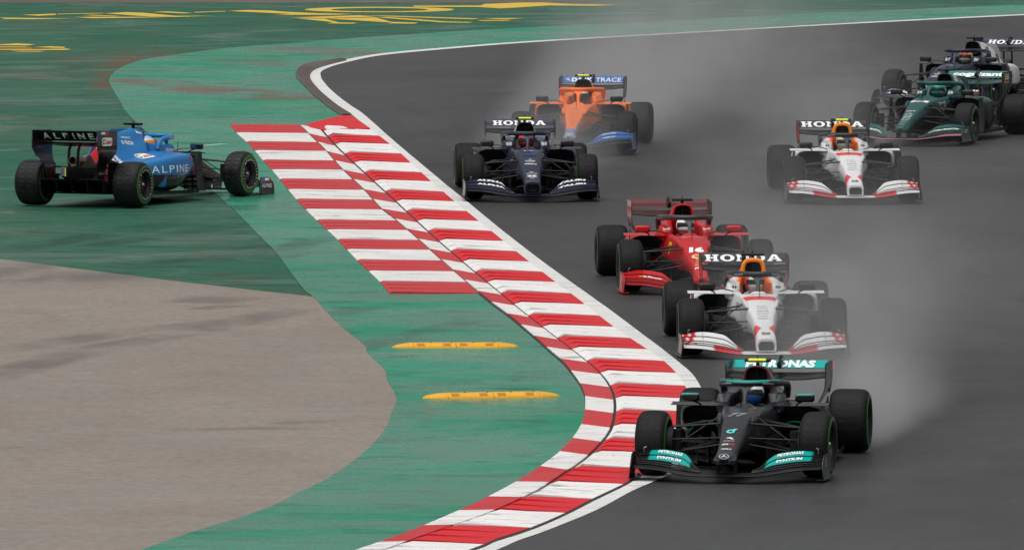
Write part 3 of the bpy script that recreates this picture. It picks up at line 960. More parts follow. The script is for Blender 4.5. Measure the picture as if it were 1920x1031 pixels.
def build_car(T):
    """T: livery and shape choices; every part in the car's own frame"""
    car = link('racing_car', None, None, (T['pos'][0], T['pos'][1], .02 + T.get('lift', 0.0)), (0, T.get('rake', .006), T['yaw']))
    tag(car, T['label'], 'racing car', 'racing cars')
    if T.get('loc_extra'): car.location = Vector(car.location) + Vector(T['loc_extra'])
    L = T['livery']
    P = {}
    def painted(name, vf, part, parent=None, sharp=40, smooth=True):
        V, F = vf
        A = np.array([tuple(v) for v in V], float)
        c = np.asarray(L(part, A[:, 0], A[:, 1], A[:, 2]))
        if c.ndim == 1: c = np.tile(c, (len(A), 1))
        if part.startswith('flap') or part in ('rw_flap', 'rw_main'):      # shade of the slots painted on leading edge and underside
            k = np.arange(len(A)) % 7
            if T.get('rear_print') and part == 'rw_flap': k = k * 0 + 1
            c = np.array(c); c[(k == 0) | (k > 4)] = lin('0e0f11')
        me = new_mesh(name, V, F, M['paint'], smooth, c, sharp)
        o = link(name, me, parent or car)
        P.setdefault(part, o)
        return o
    # --- body
    painted('chassis', loft(chassis_net(T), 9, 5), 'chassis', sharp=60)
    if T.get('nose') == 'box':
        w, zt = T.get('nose_w', .115), T.get('tip_z', .30)
        pts = [(1.043, y, z) for y, z in ((-w * .72, .118), (w * .72, .118), (w * .78, zt - .085), (w * .55, zt - .052), (-w * .55, zt - .052), (-w * .78, zt - .085))]
        d = link('nose_duct', new_mesh('nose_duct', *plate(pts, .008, (1, 0, 0)), M['black'], False), P['chassis'])
        ip = [(1.047, y, z) for y, z in ((-w * .4, .15), (w * .4, .15), (w * .4, zt - .12), (-w * .4, zt - .12))]
        link('duct_vane', new_mesh('duct_vane', *tube(ip, .006, 5, closed=True), M['carbon2']), P['chassis'])
    for s in (-1, 1):                                # pylons that carry the front wing
        yy = s * T.get('pylon_y', .085)
        pts = [(.96, yy, .22), (.62, yy, .27), (.66, yy, .10), (.93, yy * 1.05, .09)]
        painted('wing_pylon', plate(pts, .012, (0, 1, 0)), 'pylon', smooth=False)
        pts = [(.80, s * .10, .20), (.72, s * .17, .185), (.15, s * .22, .15), (.05, s * .14, .17), (.45, s * .07, .21)]
        link('nose_cape', shared('nose_cape|%d' % s, lambda: plate(pts, .008, (0, 0, 1)), M['carbon'], False), car)
        # camera housing on the nose shoulder
        painted('shoulder_pod', loft(np.array([[(x, s * (y0 + r * math.cos(a) * .6), z0 + r * math.sin(a)) for a in np.linspace(0, 2 * math.pi, 9)[:-1]]
                for x, y0, z0, r in ((.02, .165, .555, .012), (-.03, .175, .565, .036), (-.16, .19, .585, .05), (-.34, .205, .60, .035), (-.42, .21, .61, .008))]), 3, 2), 'pod')
    painted('engine_cover', loft(engine_net(T), 20 if T.get('fine') else 10, 12 if T.get('fine') else 6, caps=(False, True)), 'cover', sharp=60)
    ring = np.array(engine_net(T)[0]); ring = cr(ring, 4, True)
    painted('air_intake_lip', tube(ring + np.array((.004, 0, 0)), T.get('lip', .016), 8, closed=True, up=(1, 0, 0)), 'lip', P['cover'])
    c0 = ring.mean(0)
    m_in = (ring - c0) * np.array((1, .97, .97)) + c0 - np.array((.03, 0, 0))
    link('air_intake_mouth', new_mesh('air_intake_mouth', *poly_mesh([[tuple(p) for p in m_in]]), M['black'], False), P['cover'])
    link('intake_divider', shared('intake_divider', lambda: plate([(-1.868, 0, .81), (-1.868, 0, 1.0), (-1.888, 0, 1.0), (-1.888, 0, .81)], .008, (0, 1, 0)), M['carbon'], False), P['cover'])
    fin = T.get('fin', [(-2.2, .97), (-2.9, .93), (-3.25, .90), (-3.5, .72), (-3.45, .60), (-3.0, .78), (-2.4, .93)])
    painted('shark_fin', plate([(x, 0, z) for x, z in fin], .014, (0, 1, 0)), 'fin', smooth=False)
    for s in (-1, 1):
        sp = painted('sidepod', loft(sidepod_net(s), 16 if T.get('fine') else 8, 14 if T.get('fine') else 6, caps=(False, True)), 'pod_side', sharp=70)
        P['sidepod%d' % s] = sp
        ringp = cr(np.array(sidepod_net(s)[0]), 4, True); cc = ringp.mean(0)
        link('radiator_inlet', new_mesh('radiator_inlet', *poly_mesh([[tuple(p) for p in (ringp - cc) * (1, .94, .92) + cc - (.012, 0, 0)]]), M['black'], False), sp)
        link('inlet_bar', shared('inlet_bar|%d' % s, lambda: tube([(-1.395, s * .30, .47), (-1.395, s * .69, .47)], .006, 6), M['carbon2']), sp)
        # cockpit side / headrest block, its front face looking forward beside the helmet
        N = []
        for x, zt, yo, yi in ((-1.17, .685, .30, .215), (-1.24, .735, .325, .20), (-1.30, .772, .335, .185), (-1.5, .765, .335, .17), (-1.75, .775, .31, .15), (-1.93, .80, .25, .13)):
            N.append([(x, s * y, z) for y, z in ((yi, .58), (yo + .02, .58), (yo + .012, zt - .05), (yo - .015, zt), (yi + .03, zt), (yi, zt - .03))])
        P['headrest%d' % s] = painted('cockpit_side', loft(N, 4, 3), 'headrest', sharp=60)
        # wing in front of the sidepod, its upright vane, mirror
        wy = T.get('pw_y', .82)
        painted('sidepod_wing', ribbon([(s * y, -1.10 - .10 * (y - .26), .648 + .01 * (y - .26), -1.30 - .12 * (y - .26), .664 + .014 * (y - .26)) for y in np.linspace(.26, wy, 9)], .012), 'podwing')
        painted('turning_vane', plate([(-1.18, s * .755, .655), (-1.36, s * .765, .66), (-1.44, s * .78, .35), (-1.36, s * .79, .09), (-1.10, s * .79, .09), (-1.15, s * .76, .35)], .012, (0, 1, 0)), 'vane', smooth=False)
        mo = painted('mirror', smooth_box(-1.06, -.98, s * .60 - .10, s * .60 + .10, .70, .785, .018), 'mirror', sharp=50)
        link('mirror_glass', shared('mirror_glass|%d' % s, lambda: box_vf(-1.068, -1.061, s * .60 - .08, s * .60 + .08, .715, .77), M['glass'], False), mo)
        link('mirror_stalk', shared('mirror_stalk|%d' % s, lambda: merge(tube([(-1.02, s * .57, .705), (-1.06, s * .52, .68), (-1.14, s * .50, .655)], .009, 6), tube([(-1.03, s * .52, .715), (-1.08, s * .40, .713), (-1.10, s * .28, .68)], .007, 6)), M['arm']), mo)
        # bargeboards: upright blades and slats
        for k, (xa, xb, ya, yb, zb, zt) in enumerate(((-.42, -.95, .26, .36, .10, .40), (-.62, -1.15, .36, .52, .08, .34), (-.85, -1.32, .50, .68, .06, .30), (-1.02, -1.40, .64, .78, .06, .42))):
            def blade(xa=xa, xb=xb, ya=ya, yb=yb, zb=zb, zt=zt):
                rows = [[(xa + (xb - xa) * f, s * (ya + (yb - ya) * f ** 1.6), z) for z in (zb, zb + (zt - zb) * .55 + .04 * math.sin(f * 9), zt - .05 * (1 - f))] for f in np.linspace(0, 1, 9)]
                A = np.array(rows); B = A + (0, s * .008, 0)
                N = np.concatenate([A, B[:, ::-1]], 1)
                return N.reshape(-1, 3), grid_faces(9, 6, True) + [tuple(range(6)), tuple(range(48, 54))[::-1]]
            link('bargeboard', shared('bargeboard|%d%d' % (s, k), blade, M['carbon'] if k % 2 else M['carbon2']), car)
        for k in range(3):
            link('bargeboard_slat', shared('bargeboard_slat|%d%d' % (s, k), lambda: ribbon([(s * y, -.80 - .35 * (y - .3), .13 + .07 * k + .05 * (y - .3), -.98 - .30 * (y - .3), .15 + .07 * k + .06 * (y - .3)) for y in np.linspace(.3, .78, 7)], .008), M['carbon2']), car)
        painted('undercut_arch', tube([(-1.30, s * .32, .40), (-1.28, s * .40, .465), (-1.27, s * .50, .475), (-1.28, s * .58, .43), (-1.30, s * .64, .36)], .020, 6, 4, flat=.5), 'arch')
    # --- halo
    ringp = [(-1.80, -.325, .70), (-1.76, -.335, .80), (-1.66, -.335, .846), (-1.45, -.325, .868), (-1.15, -.255, .886), (-.98, -.13, .893), (-.935, 0, .893),
             (-.98, .13, .893), (-1.15, .255, .886), (-1.45, .325, .868), (-1.66, .335, .846), (-1.76, .335, .80), (-1.80, .325, .70)]
    pill = [(-.70, 0, .64), (-.755, 0, .70), (-.80, 0, .77), (-.86, 0, .84), (-.95, 0, .885)]
    N = []
    for (x, y, z), wy, wx in zip(pill, (.06, .030, .026, .045, .12), (.05, .03, .028, .032, .03)):
        N.append([(x + wx * math.cos(a), wy * math.sin(a), z - .3 * wx * math.cos(a)) for a in np.linspace(0, 2 * math.pi, 11)[:-1]])
    painted('halo', merge(tube(ringp, [.036, .038, .040, .040, .040, .038, .037, .038, .040, .040, .040, .038, .036], 10, 5, flat=.92), loft(N, 4, 2)), 'halo', sharp=60)
    # --- camera pod and sensors
    cp = link('camera_pod', shared('camera_pod_stem', lambda: loft(np.array([[(x + .05 * math.cos(a) * sx, .020 * math.sin(a), z) for a in np.linspace(0, 2 * math.pi, 9)[:-1]] for x, z, sx in ((-1.96, .99, 1), (-1.96, 1.03, .8), (-1.97, 1.075, .8))]), 2, 2), M['carbon']), P['cover'])
    bar = lambda: ribbon([(y, -1.90, 1.072, -2.03, 1.078) for y in np.linspace(-.135, .135, 7)], .034)
    link('camera_pod_bar', shared('camera_pod_bar', bar, M['carbon']), P['cover'])
    if T.get('tcam'):
        link('camera_pod_cover', shared('camera_pod_cover', lambda: ribbon([(y, -1.885, 1.072, -2.04, 1.078) for y in np.linspace(-.092, .092, 5)], .042), M['cam_y']), P['cover'])
    link('camera_pod_antenna', shared('camera_pod_antenna', lambda: tube([(-1.96, .0, 1.085), (-1.96, .0, 1.12)], .006, 5), M['carbon']), P['cover'])
    link('pitot_antenna', shared('pitot_antenna', lambda: tube([(-.42, .0, .64), (-.42, .0, .80)], .0045, 5), M['carbon']), P['chassis'])
    # --- front wing
    ys = np.concatenate([np.linspace(-FW_OUT, -FW_IN, 18), np.linspace(-.2, .2, 5), np.linspace(FW_IN, FW_OUT, 18)])
    rows = []
    for y in ys:
        t = max(0.0, (abs(y) - FW_IN) / (FW_OUT - FW_IN)); a, b, c, d = (float(q) for q in fw_main(t)); rows.append((y, a, b, c, d))
    fw = link('front_wing', None, car)
    P['fw_main'] = painted('main_plane', ribbon(rows, .020), 'fw_main', fw)
    nf = T.get('flaps', 4)
    for s in (-1, 1):
        for k in range(nf):
            P['flap%d%d' % (s, k)] = painted('wing_flap', fw_flap(s, k, nf, arch=T.get('arch', 1.0)), 'flap%d' % k, fw)
        P['fep%d' % s] = painted('endplate', front_endplate(s), 'fep', fw)
        for q, t in enumerate((.33, .66)):
            y = s * (FW_IN + .7 * t); _, _, xt, zt = (float(v) for v in fw_main(t))
            link('flap_bracket', shared('flap_bracket|%d%d' % (s, q), lambda: plate([(xt + .06, y, zt), (xt - .12, y, zt + .052), (xt - .34, y, zt + .128), (xt - .34, y, zt + .10), (xt - .10, y, zt + .02)], .005, (0, 1, 0)), M['arm'], False), fw)
        link('flap_adjuster', shared('flap_adjuster|%d' % s, lambda: tube([(.44, s * .90, .27), (.44, s * .90, .315), (.42, s * .88, .325)], .006, 5), M['nut']), fw)
    # --- rear wing
    rw = link('rear_wing', None, car)
    painted('main_plane', rw_main(), 'rw_main', rw)
    painted('wing_flap', rw_flap(T.get('flap_lift', 0.0)), 'rw_flap', rw)
    for s in (-1, 1):
        P['rep%d' % s] = painted('endplate', rear_endplate(s, T.get('flap_lift', 0.0)), 'rep', rw)
        link('endplate_light', shared('endplate_light|%d%d' % (s, bool(T.get('led'))), lambda: box_vf(-4.284, -4.273, s * .530 - .008, s * .530 + .008, .83, .90), M['led'] if T.get('led') else M['rain'], False), rw)
        link('support_pylon', shared('support_pylon|%d' % s, lambda: loft(np.array([[(x + .05 * math.cos(a), s * .075 + .007 * math.sin(a), z) for a in np.linspace(0, 2 * math.pi, 7)[:-1]] for x, z in ((-3.90, .38), (-3.96, .55), (-3.94, .72), (-3.86, .80))]), 3, 2), M['carbon']), rw)
        for k in range(4):
            link('endplate_strake', shared('endplate_strake|%d%d' % (s, k), lambda: tube([(-4.06 - .035 * k, s * .515, .60), (-4.10 - .035 * k, s * .527, .69)], .006, 4), M['arm']), rw)
    link('flap_actuator', shared('flap_actuator', lambda: merge(smooth_box(-4.22, -3.92, -.022, .022, .86, .93, .01), tube([(-3.93, 0, .90), (-4.05, 0, .97), (-4.20, 0, .965)], .016, 6, 3)), M['carbon']), rw)
    # --- floor, diffuser, gearbox, exhaust, lights
    fl = [(-.74, .10), (-.88, .17), (-1.28, .27), (-1.38, .66), (-1.52, .79), (-2.9, .79), (-3.15, .64), (-3.45, .50), (-3.6, .50)]
    fl = [(x, y, .062) for x, y in fl] + [(x, -y, .062) for x, y in fl[::-1]]
    link('floor_panel', shared('floor_panel', lambda: plate(fl, .022, (0, 0, 1)), M['carbon2'], False), car)
    for s in (-1, 1):
        link('floor_edge', shared('floor_edge|%d' % s, lambda: plate([(-1.50, s * .79, .075), (-2.9, s * .79, .075), (-2.9, s * .80, .12), (-2.6, s * .81, .105), (-1.9, s * .81, .105), (-1.50, s * .80, .12)], .008, (0, 1, 0)), M['carbon'], False), car)
    link('diffuser', shared('diffuser', lambda: merge(plate([(-3.45, .50, .10), (-4.02, .515, .27), (-4.02, -.515, .27), (-3.45, -.50, .10)], .015, (0, 0, 1)),
        *[plate([(-3.45, y, .10), (-4.02, y, .27), (-4.0, y, .09), (-3.5, y, .06)], .008, (0, 1, 0)) for y in (-.51, -.25, 0, .25, .51)]), M['carbon'], False), car)
    link('gearbox_case', shared('gearbox_case', lambda: loft(np.array([mirror_ring(x, [(0, zb), (w, zb), (w, zt), (0, zt)]) for x, zb, zt, w in ((-3.3, .14, .50, .17), (-3.6, .17, .46, .14), (-3.95, .24, .45, .085), (-4.24, .31, .45, .055), (-4.27, .32, .44, .05))]), 3, 3), M['carbon']), car)
    rl = link('rain_light', shared('rain_light', lambda: smooth_box(-4.30, -4.262, -.045, .045, .315, .445, .006), M['rain'], False), car)
    link('rain_light_edge', shared('rain_light_edge', lambda: box_vf(-4.304, -4.300, -.042, -.028, .322, .438), plain('rain_light_yellow', (.62, .66, .06), .4), False), rl)
    link('exhaust_pipe', shared('exhaust_pipe', lambda: merge(revolve_x([(-3.62, .05), (-3.80, .062), (-4.0, .066)], .545), revolve_x([(-4.0, .066), (-4.0, .056), (-3.80, .05)], .545)), M['exhaust']), car)
    link('exhaust_bore', shared('exhaust_bore', lambda: revolve_x([(-3.9, .001), (-3.9, .055)], .545), M['black']), car)
    # --- suspension
    for s in (-1, 1):
        A = {'upper_front': [(.05, .15, .545), (-.02, .69, .50)], 'upper_rear': [(-.42, .23, .55), (-.03, .69, .50)], 'lower_front': [(.10, .13, .335), (.02, .70, .235)],
             'lower_rear': [(-.45, .23, .32), (-.02, .70, .235)], 'push': [(-.18, .20, .60), (-.01, .64, .30)], 'track': [(.17, .14, .405), (.13, .68, .385)]}
        for k, (p, q) in A.items():
            r = .014 if k in ('push', 'track') else .020
            link('suspension_arm', shared('suspension_arm|%s%d' % (k, s), lambda: tube([(p[0], s * p[1], p[2]), (q[0], s * q[1], q[2])], r, 8, flat=.55), M['arm']), car)
        A = {'ru1': [(-3.25, .14, .42), (-3.58, .62, .46)], 'ru2': [(-3.85, .10, .43), (-3.62, .62, .46)], 'rl1': [(-3.2, .18, .22), (-3.58, .62, .22)],
             'rl2': [(-3.9, .10, .26), (-3.62, .62, .22)], 'rp': [(-3.35, .12, .48), (-3.58, .58, .26)], 'shaft': [(-3.6, .12, .33), (-3.6, .62, .335)]}
        for k, (p, q) in A.items():
            r = .026 if k == 'shaft' else .019
            link('suspension_arm', shared('suspension_arm|%s%d' % (k, s), lambda: tube([(p[0], s * p[1], p[2]), (q[0], s * q[1], q[2])], r, 8, flat=.6), M['arm']), car)
        for k in range(3):
            link('duct_winglet', shared('duct_winglet|%d%d' % (s, k), lambda: plate([(-3.50, s * .545, .20 + .13 * k), (-3.50, s * .60, .21 + .13 * k), (-3.85, s * .60, .26 + .13 * k), (-3.85, s * .52, .25 + .13 * k)], .01, (0, 0, 1)), M['carbon'], False), car)
        link('duct_fence', shared('duct_fence|%d' % s, lambda: plate([(-3.45, s * .545, .16), (-3.45, s * .545, .50), (-3.88, s * .53, .58), (-3.90, s * .53, .20)], .012, (0, 1, 0)), M['carbon'], False), car)
        wheel(car, 0, s, 'f', T.get('grooved', False), T.get('steer', 0.0), T.get('dim_band', False), T.get('rake', .006), T.get('lift', 0.0))
        wheel(car, -3.6, s, 'r', T.get('grooved', False), 0.0, T.get('dim_band', False), T.get('rake', .006), T.get('lift', 0.0))
    # --- steering wheel
    link('steering_wheel', shared('steering_wheel', lambda: merge(tube([(-.985, .13 * math.cos(a), .575 + .065 * math.sin(a)) for a in np.linspace(0, 2 * math.pi, 17)[:-1]], .014, 6, closed=True, up=(1, 0, 0)), smooth_box(-1.0, -.975, -.10, .10, .535, .61, .01)), M['carbon']), P['chassis'])
    T['P'] = P
    T['car'] = car
    if 'decals' in T: T['decals'](T, car, P)
    return car

def revolve_x(profile, zc, n=20):
    V = []
    for i in range(n):
        a = 2 * math.pi * i / n
        for x, r in profile: V.append((x, r * math.cos(a), zc + r * math.sin(a)))
    k = len(profile)
    F = [(i * k + q, i * k + q + 1, ((i + 1) % n) * k + q + 1, ((i + 1) % n) * k + q) for i in range(n) for q in range(k - 1)]
    return V, F

# ------------------------------------------------------------------ drivers
def driver_mesh():
    """seated figure, one skin: pelvis, spine, neck, head, arms to the wheel, fingers, legs"""
    v, e, r = [], [], []
    def add(p, rad, prev=None):
        v.append(p); r.append(rad)
        if prev is not None: e.append((prev, len(v) - 1))
        return len(v) - 1
    pel = add((-1.42, 0, .27), .13)
    sp = add((-1.52, 0, .40), .13, pel); ch = add((-1.60, 0, .53), .135, sp); nk = add((-1.55, 0, .625), .058, ch)
    hd = add((-1.49, 0, .70), .085, nk); add((-1.46, 0, .79), .082, hd)
    for s in (-1, 1):
        sh = add((-1.57, s * .165, .565), .062, ch); el = add((-1.30, s * .185, .45), .046, sh); wr = add((-1.08, s * .14, .55), .030, el)
        pm = add((-1.03, s * .135, .575), .032, wr)
        for k in range(4):
            a = add((-.995, s * (.118 + .012 * k), .60 - .020 * k), .009, pm); b = add((-.965, s * (.110 + .010 * k), .597 - .020 * k), .008, a)
            add((-.962, s * (.095 + .008 * k), .585 - .020 * k), .007, b)
        th = add((-1.015, s * .105, .59), .010, pm); add((-1.0, s * .085, .585), .009, th)
        hp = add((-1.36, s * .10, .26), .085, pel); kn = add((-.96, s * .11, .38), .058, hp); an = add((-.52, s * .09, .30), .042, kn); add((-.42, s * .09, .38), .035, an)
    me = bpy.data.meshes.new('driver_body')
    me.from_pydata(v, e, [])
    ob = bpy.data.objects.new('driver_source', me); COL.objects.link(ob)
    sk = ob.modifiers.new('skin', 'SKIN'); sk.use_smooth_shade = True
    for i, d in enumerate(me.skin_vertices[0].data):
        d.radius = (r[i], r[i]); d.use_root = (i == 0)
    ob.modifiers.new('sub', 'SUBSURF').levels = 1
    dg = bpy.context.evaluated_depsgraph_get()
    out = bpy.data.meshes.new_from_object(ob.evaluated_get(dg))
    bpy.data.objects.remove(ob)
    out.name = 'driver_body'
    return out
DRIVER = driver_mesh()
DRIVER.materials.clear(); DRIVER.materials.append(plain('race_suit', (.1, .1, .1), .8))

HC = np.array((-1.475, 0, .755))
def helmet_vf():
    V = []
    rows, cols = 18, 28
    for i in range(rows + 1):
        ph = math.pi * (i / rows - .5)
        for j in range(cols):
            th = 2 * math.pi * j / cols
            x = math.cos(ph) * math.cos(th); y = math.cos(ph) * math.sin(th); z = math.sin(ph)
            q = 1.0
            if z < 0: q = 1 - .10 * z * z
            X = .142 * x * (1.05 if x > 0 else 1.0) * q + (.012 if (z < -.1 and x > .3) else 0); Y = .122 * y * q; Z = .138 * z * (1 if z > 0 else .95)
            V.append(HC + (X, Y, Z))
    return V, grid_faces(rows + 1, cols, True)
def visor_vf():
    V = []
    a = np.linspace(-1.15, 1.15, 19); b = np.linspace(-.30, .36, 7)
    for p in b:
        for t in a:
            sh = p * (1 - .18 * abs(t))
            V.append(HC + (.1525 * math.cos(sh) * math.cos(t), .1265 * math.cos(sh) * math.sin(t), .141 * math.sin(sh) + .004))
    return V, grid_faces(7, 19, False)
VISOR = new_mesh('visor', *visor_vf(), M['visor'])

def driver(T):
    car = T['car']
    p = link('person', DRIVER)
    p.location, p.rotation_euler = car.location, car.rotation_euler
    tag(p, T['dlabel'], 'person', 'drivers in their cockpits')
    p.material_slots[0].link = 'OBJECT'
    p.material_slots[0].material = plain('suit_' + T['suit'], lin(T['suit']), .8)
    V, F = helmet_vf()
    A = np.array(V)
    c = np.asarray(T['helmet'](A[:, 0] - HC[0], A[:, 1], A[:, 2] - HC[2]))
    h = link('helmet', new_mesh('helmet', V, F, M['paint'], True, c, 80), p)
    link('visor', VISOR, h)
    return p

# ------------------------------------------------------------------ liveries
def base(x, h):
    return np.tile(lin(h), (len(x), 1))
def put(c, m, h):
    c[m] = lin(h); return c

def place(px, py, deg):
    """front axle centre on the ground and heading; deg > 0 swings the nose to +X"""
    p = G(px, py, .02); a = math.radians(deg)
    return (p[0], p[1]), math.atan2(-math.cos(a), math.sin(a))

CH = (0, 1, 0)                                        # reading direction for prints that face forward
def nose_print(T, P, vf, hexc, x, w, h, y=0.0, bold=0.02, name='lettering'):
    b = T.setdefault('_bn', bvh_of(P['chassis'].data))
    if isinstance(vf, str): vf = text_vf(vf, bold)
    return decal(P['chassis'], vf, hexc, (x, y, .62), CH, (-1, 0, 0), h, w, b, (-.05, 0, -1), name, off=.004)
def front_print(T, obj, vf, hexc, c, h, w=None, bold=0.02, d=(-1, 0, -.05), name='lettering', shear=0.0, maxlen=.05):
    if isinstance(vf, str): vf = text_vf(vf, bold, shear)
    return decal(obj, vf, hexc, c, CH, (-.3, 0, 1), h, w, bvh_of(obj.data), d, name, maxlen=.03, off=.009)
def side_print(obj, vf, hexc, c, h, w=None, side=-1, bold=0.02, v=(0, 0, 1), name='lettering', maxlen=.05, u=None):
    if isinstance(vf, str): vf = text_vf(vf, bold)
    u = u or ((1, 0, 0) if side < 0 else (-1, 0, 0))
    return decal(obj, vf, hexc, c, u, v, h, w, bvh_of(obj.data), (0, -side, 0), name, maxlen=maxlen)
RECT = shape_vf([[(0, 0), (1, 0), (1, 1), (0, 1)]])
def rrect(r=.12):
    return shape_vf([arc(1 - r, r, r, r, -90, 0, 4) + arc(1 - r, 1 - r, r, r, 0, 90, 4) + arc(r, 1 - r, r, r, 90, 180, 4) + arc(r, r, r, r, 180, 270, 4)])
def star_vf():
    loops_v, loops_f = [], []
    v, f = shape_vf(ring_loops(1, 1, .12)); V, F = list(map(tuple, v)), list(f)
    for a in (90, 210, 330):
        t = math.radians(a); c, s = math.cos(t), math.sin(t)
        q = [(.86 * c, .86 * s), (-.16 * s, .16 * c), (.16 * s, -.16 * c)]
        F.append((len(V), len(V) + 1, len(V) + 2)); V += q
    return np.array(V), F
def badge_h_vf():
    """rounded frame with an H inside"""
    o = arc(.86, .14, .14, .14, -90, 0, 3) + arc(.92, .92, .08, .08, 0, 90, 3) + arc(.08, .92, .08, .08, 90, 180, 3) + arc(.14, .14, .14, .14, 180, 270, 3)
    i = [(.5 + (a - .5) * .82, .5 + (b - .5) * .80) for a, b in o]
    v, f = shape_vf([o, i]); V, F = list(map(tuple, v)), list(f)
    hp = [(.22, .12), (.40, .12), (.42, .42), (.58, .42), (.60, .12), (.78, .12), (.86, .88), (.70, .88), (.66, .58), (.34, .58), (.30, .88), (.14, .88)]
    v, f = shape_vf([hp]); F += [tuple(i + len(V) for i in q) for q in f]; V += list(map(tuple, v))
    return np.array(V), F
def shell_vf():
    pts = [(.30, 0), (.70, 0), (.74, .12)] + arc(.5, .42, .5, .50, -20, 200, 18) + [(.26, .12)]
    return shape_vf([pts])
def shield_vf():
    return shape_vf([[(.5, 0), (.82, .30), (1, .72), (1, 1), (0, 1), (0, .72), (.18, .30)]])
HORSE = shape_vf([[(.46, .16), (.52, .30), (.66, .30), (.60, .44), (.72, .58), (.62, .66), (.66, .82), (.52, .88), (.50, .74), (.38, .70), (.28, .80), (.34, .60), (.30, .46), (.42, .40), (.38, .26)]])
DROP = shape_vf([arc(.45, .42, .45, .42, 20, 345, 22) + [(.92, .72), (1.18, 1.02), (.62, .98)], arc(.47, .42, .21, .20, 0, 340, 14)])
SWOOSH = shape_vf([[(0, .55), (.35, .50), (.62, .30), (1.0, 0), (.85, .45), (.55, .75), (.9, .95), (.45, .85), (.2, .72)]])

def stack_print(T, P, lines, hexc):
    for s, x, w, h in lines: nose_print(T, P, s, hexc, x, w, h)

# ---- leading black car
def L_black(part, x, y, z):
    c = base(x, '0a0b0c')
    if part == 'chassis':
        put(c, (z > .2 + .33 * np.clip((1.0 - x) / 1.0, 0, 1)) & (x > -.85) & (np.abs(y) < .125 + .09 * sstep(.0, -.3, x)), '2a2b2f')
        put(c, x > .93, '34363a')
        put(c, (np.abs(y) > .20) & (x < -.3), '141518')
    elif part == 'pod': c = base(x, '2a2c30')
    elif part == 'lip': c = base(x, '571319')
    elif part == 'cover': put(c, (x > -2.7) & (z > .78), '5a141b'); put(c, (x > -2.3) & (x < -2.12) & (y > .04), '9aa0a6')
    elif part == 'fin': c = base(x, '3a1216')
    elif part == 'halo': c = base(x, '1e2023'); put(c, (z > .912) & (x > -1.5), '00908a')
    elif part == 'headrest': c = base(x, '17181b'); put(c, (x > -1.27) & (np.abs(y) > .25), '4a4d53')
    elif part == 'mirror': put(c, z > .776, '1aa39c')
    elif part == 'podwing': c = base(x, '222428')
    elif part == 'arch': c = base(x, '0a7f7a')
    elif part in ('flap3', 'flap2'): put(c, (np.abs(y) > .40) & (np.abs(y) < .84), '00a39c')
    elif part == 'rw_flap': put(c, (np.abs(y) < .485) & (x < -4.0), '00a39c')
    elif part == 'rep': put(c, (y < 0) & (z > .6), '220b0d'); put(c, (y > 0), '1b1c1f')
    elif part == 'fep': put(c, y < 0, '2a0d10'); put(c, y > 0, '202226')
    elif part == 'fw_main': c = base(x, '1b1d20')
    return c
def D_black(T, car, P):
    front_print(T, P['rw_flap'], text_vf('PETRONAS', .055), 'f2f4f4', (-4.1, .0, .899), .078, .74)
    for s, w1, w2 in ((1, 'PETRONAS', 'SYNTIUM'), (-1, 'PETRONAS', 'SYNTIUM')):
        flap_print(P['flap%d3' % s], s, 3, text_vf(w1, .04), 'eef2f2', .62, .26, .28, .82)
        flap_print(P['flap%d2' % s], s, 2, text_vf(w2, .04), 'eef2f2', .62, .26, .28, .82)
    nose_print(T, P, DROP, '5fd6cd', .36, .115, .13)
    nose_print(T, P, SWOOSH, 'e8e8e8', .565, .09, .075)
    nose_print(T, P, 'INEOS', 'd0d0d0', .635, .11, .018)
    nose_print(T, P, 'AKKODIS', 'e8e8e8', .735, .07, .045, y=-.03, bold=.05)
    nose_print(T, P, 'IWC', 'd02038', .735, .055, .05, y=.042, bold=.06)
    nose_print(T, P, 'PIRELLI', 'e0e0e0', .885, .105, .035, bold=.05)
    front_print(T, P['chassis'], star_vf(), 'c4c8cc', (1.0, 0, .245), .07, .10, d=(-1, 0, -.5), name='emblem')
    nose_print(T, P, text_vf('77', .03, .3), '8d9198', -.16, .20, .15)
    front_print(T, P['halo'], 'TeamViewer', 'c9ced2', (-1.05, .21, .885), .018, .15, d=(-1, -.3, -.1))
    front_print(T, P['halo'], 'CrowdStrike', 'c9ced2', (-1.05, -.21, .885), .018, .15, d=(-1, .3, -.1))
    for s in (-1, 1):
        side = front_print(T, P['sidepod%d' % s], 'AMG', 'aab0b4', (-1.4, s * .36, .58), .05, .11) if s > 0 else None
    decal(P['fep1'], text_vf('IC', .03), 'd8d8d8', (.62, 1.05, .20), (0, .35, 1), (-.2, 0, 0.01), .05, .09, bvh_of(P['fep1'].data), (0, -1, 0))

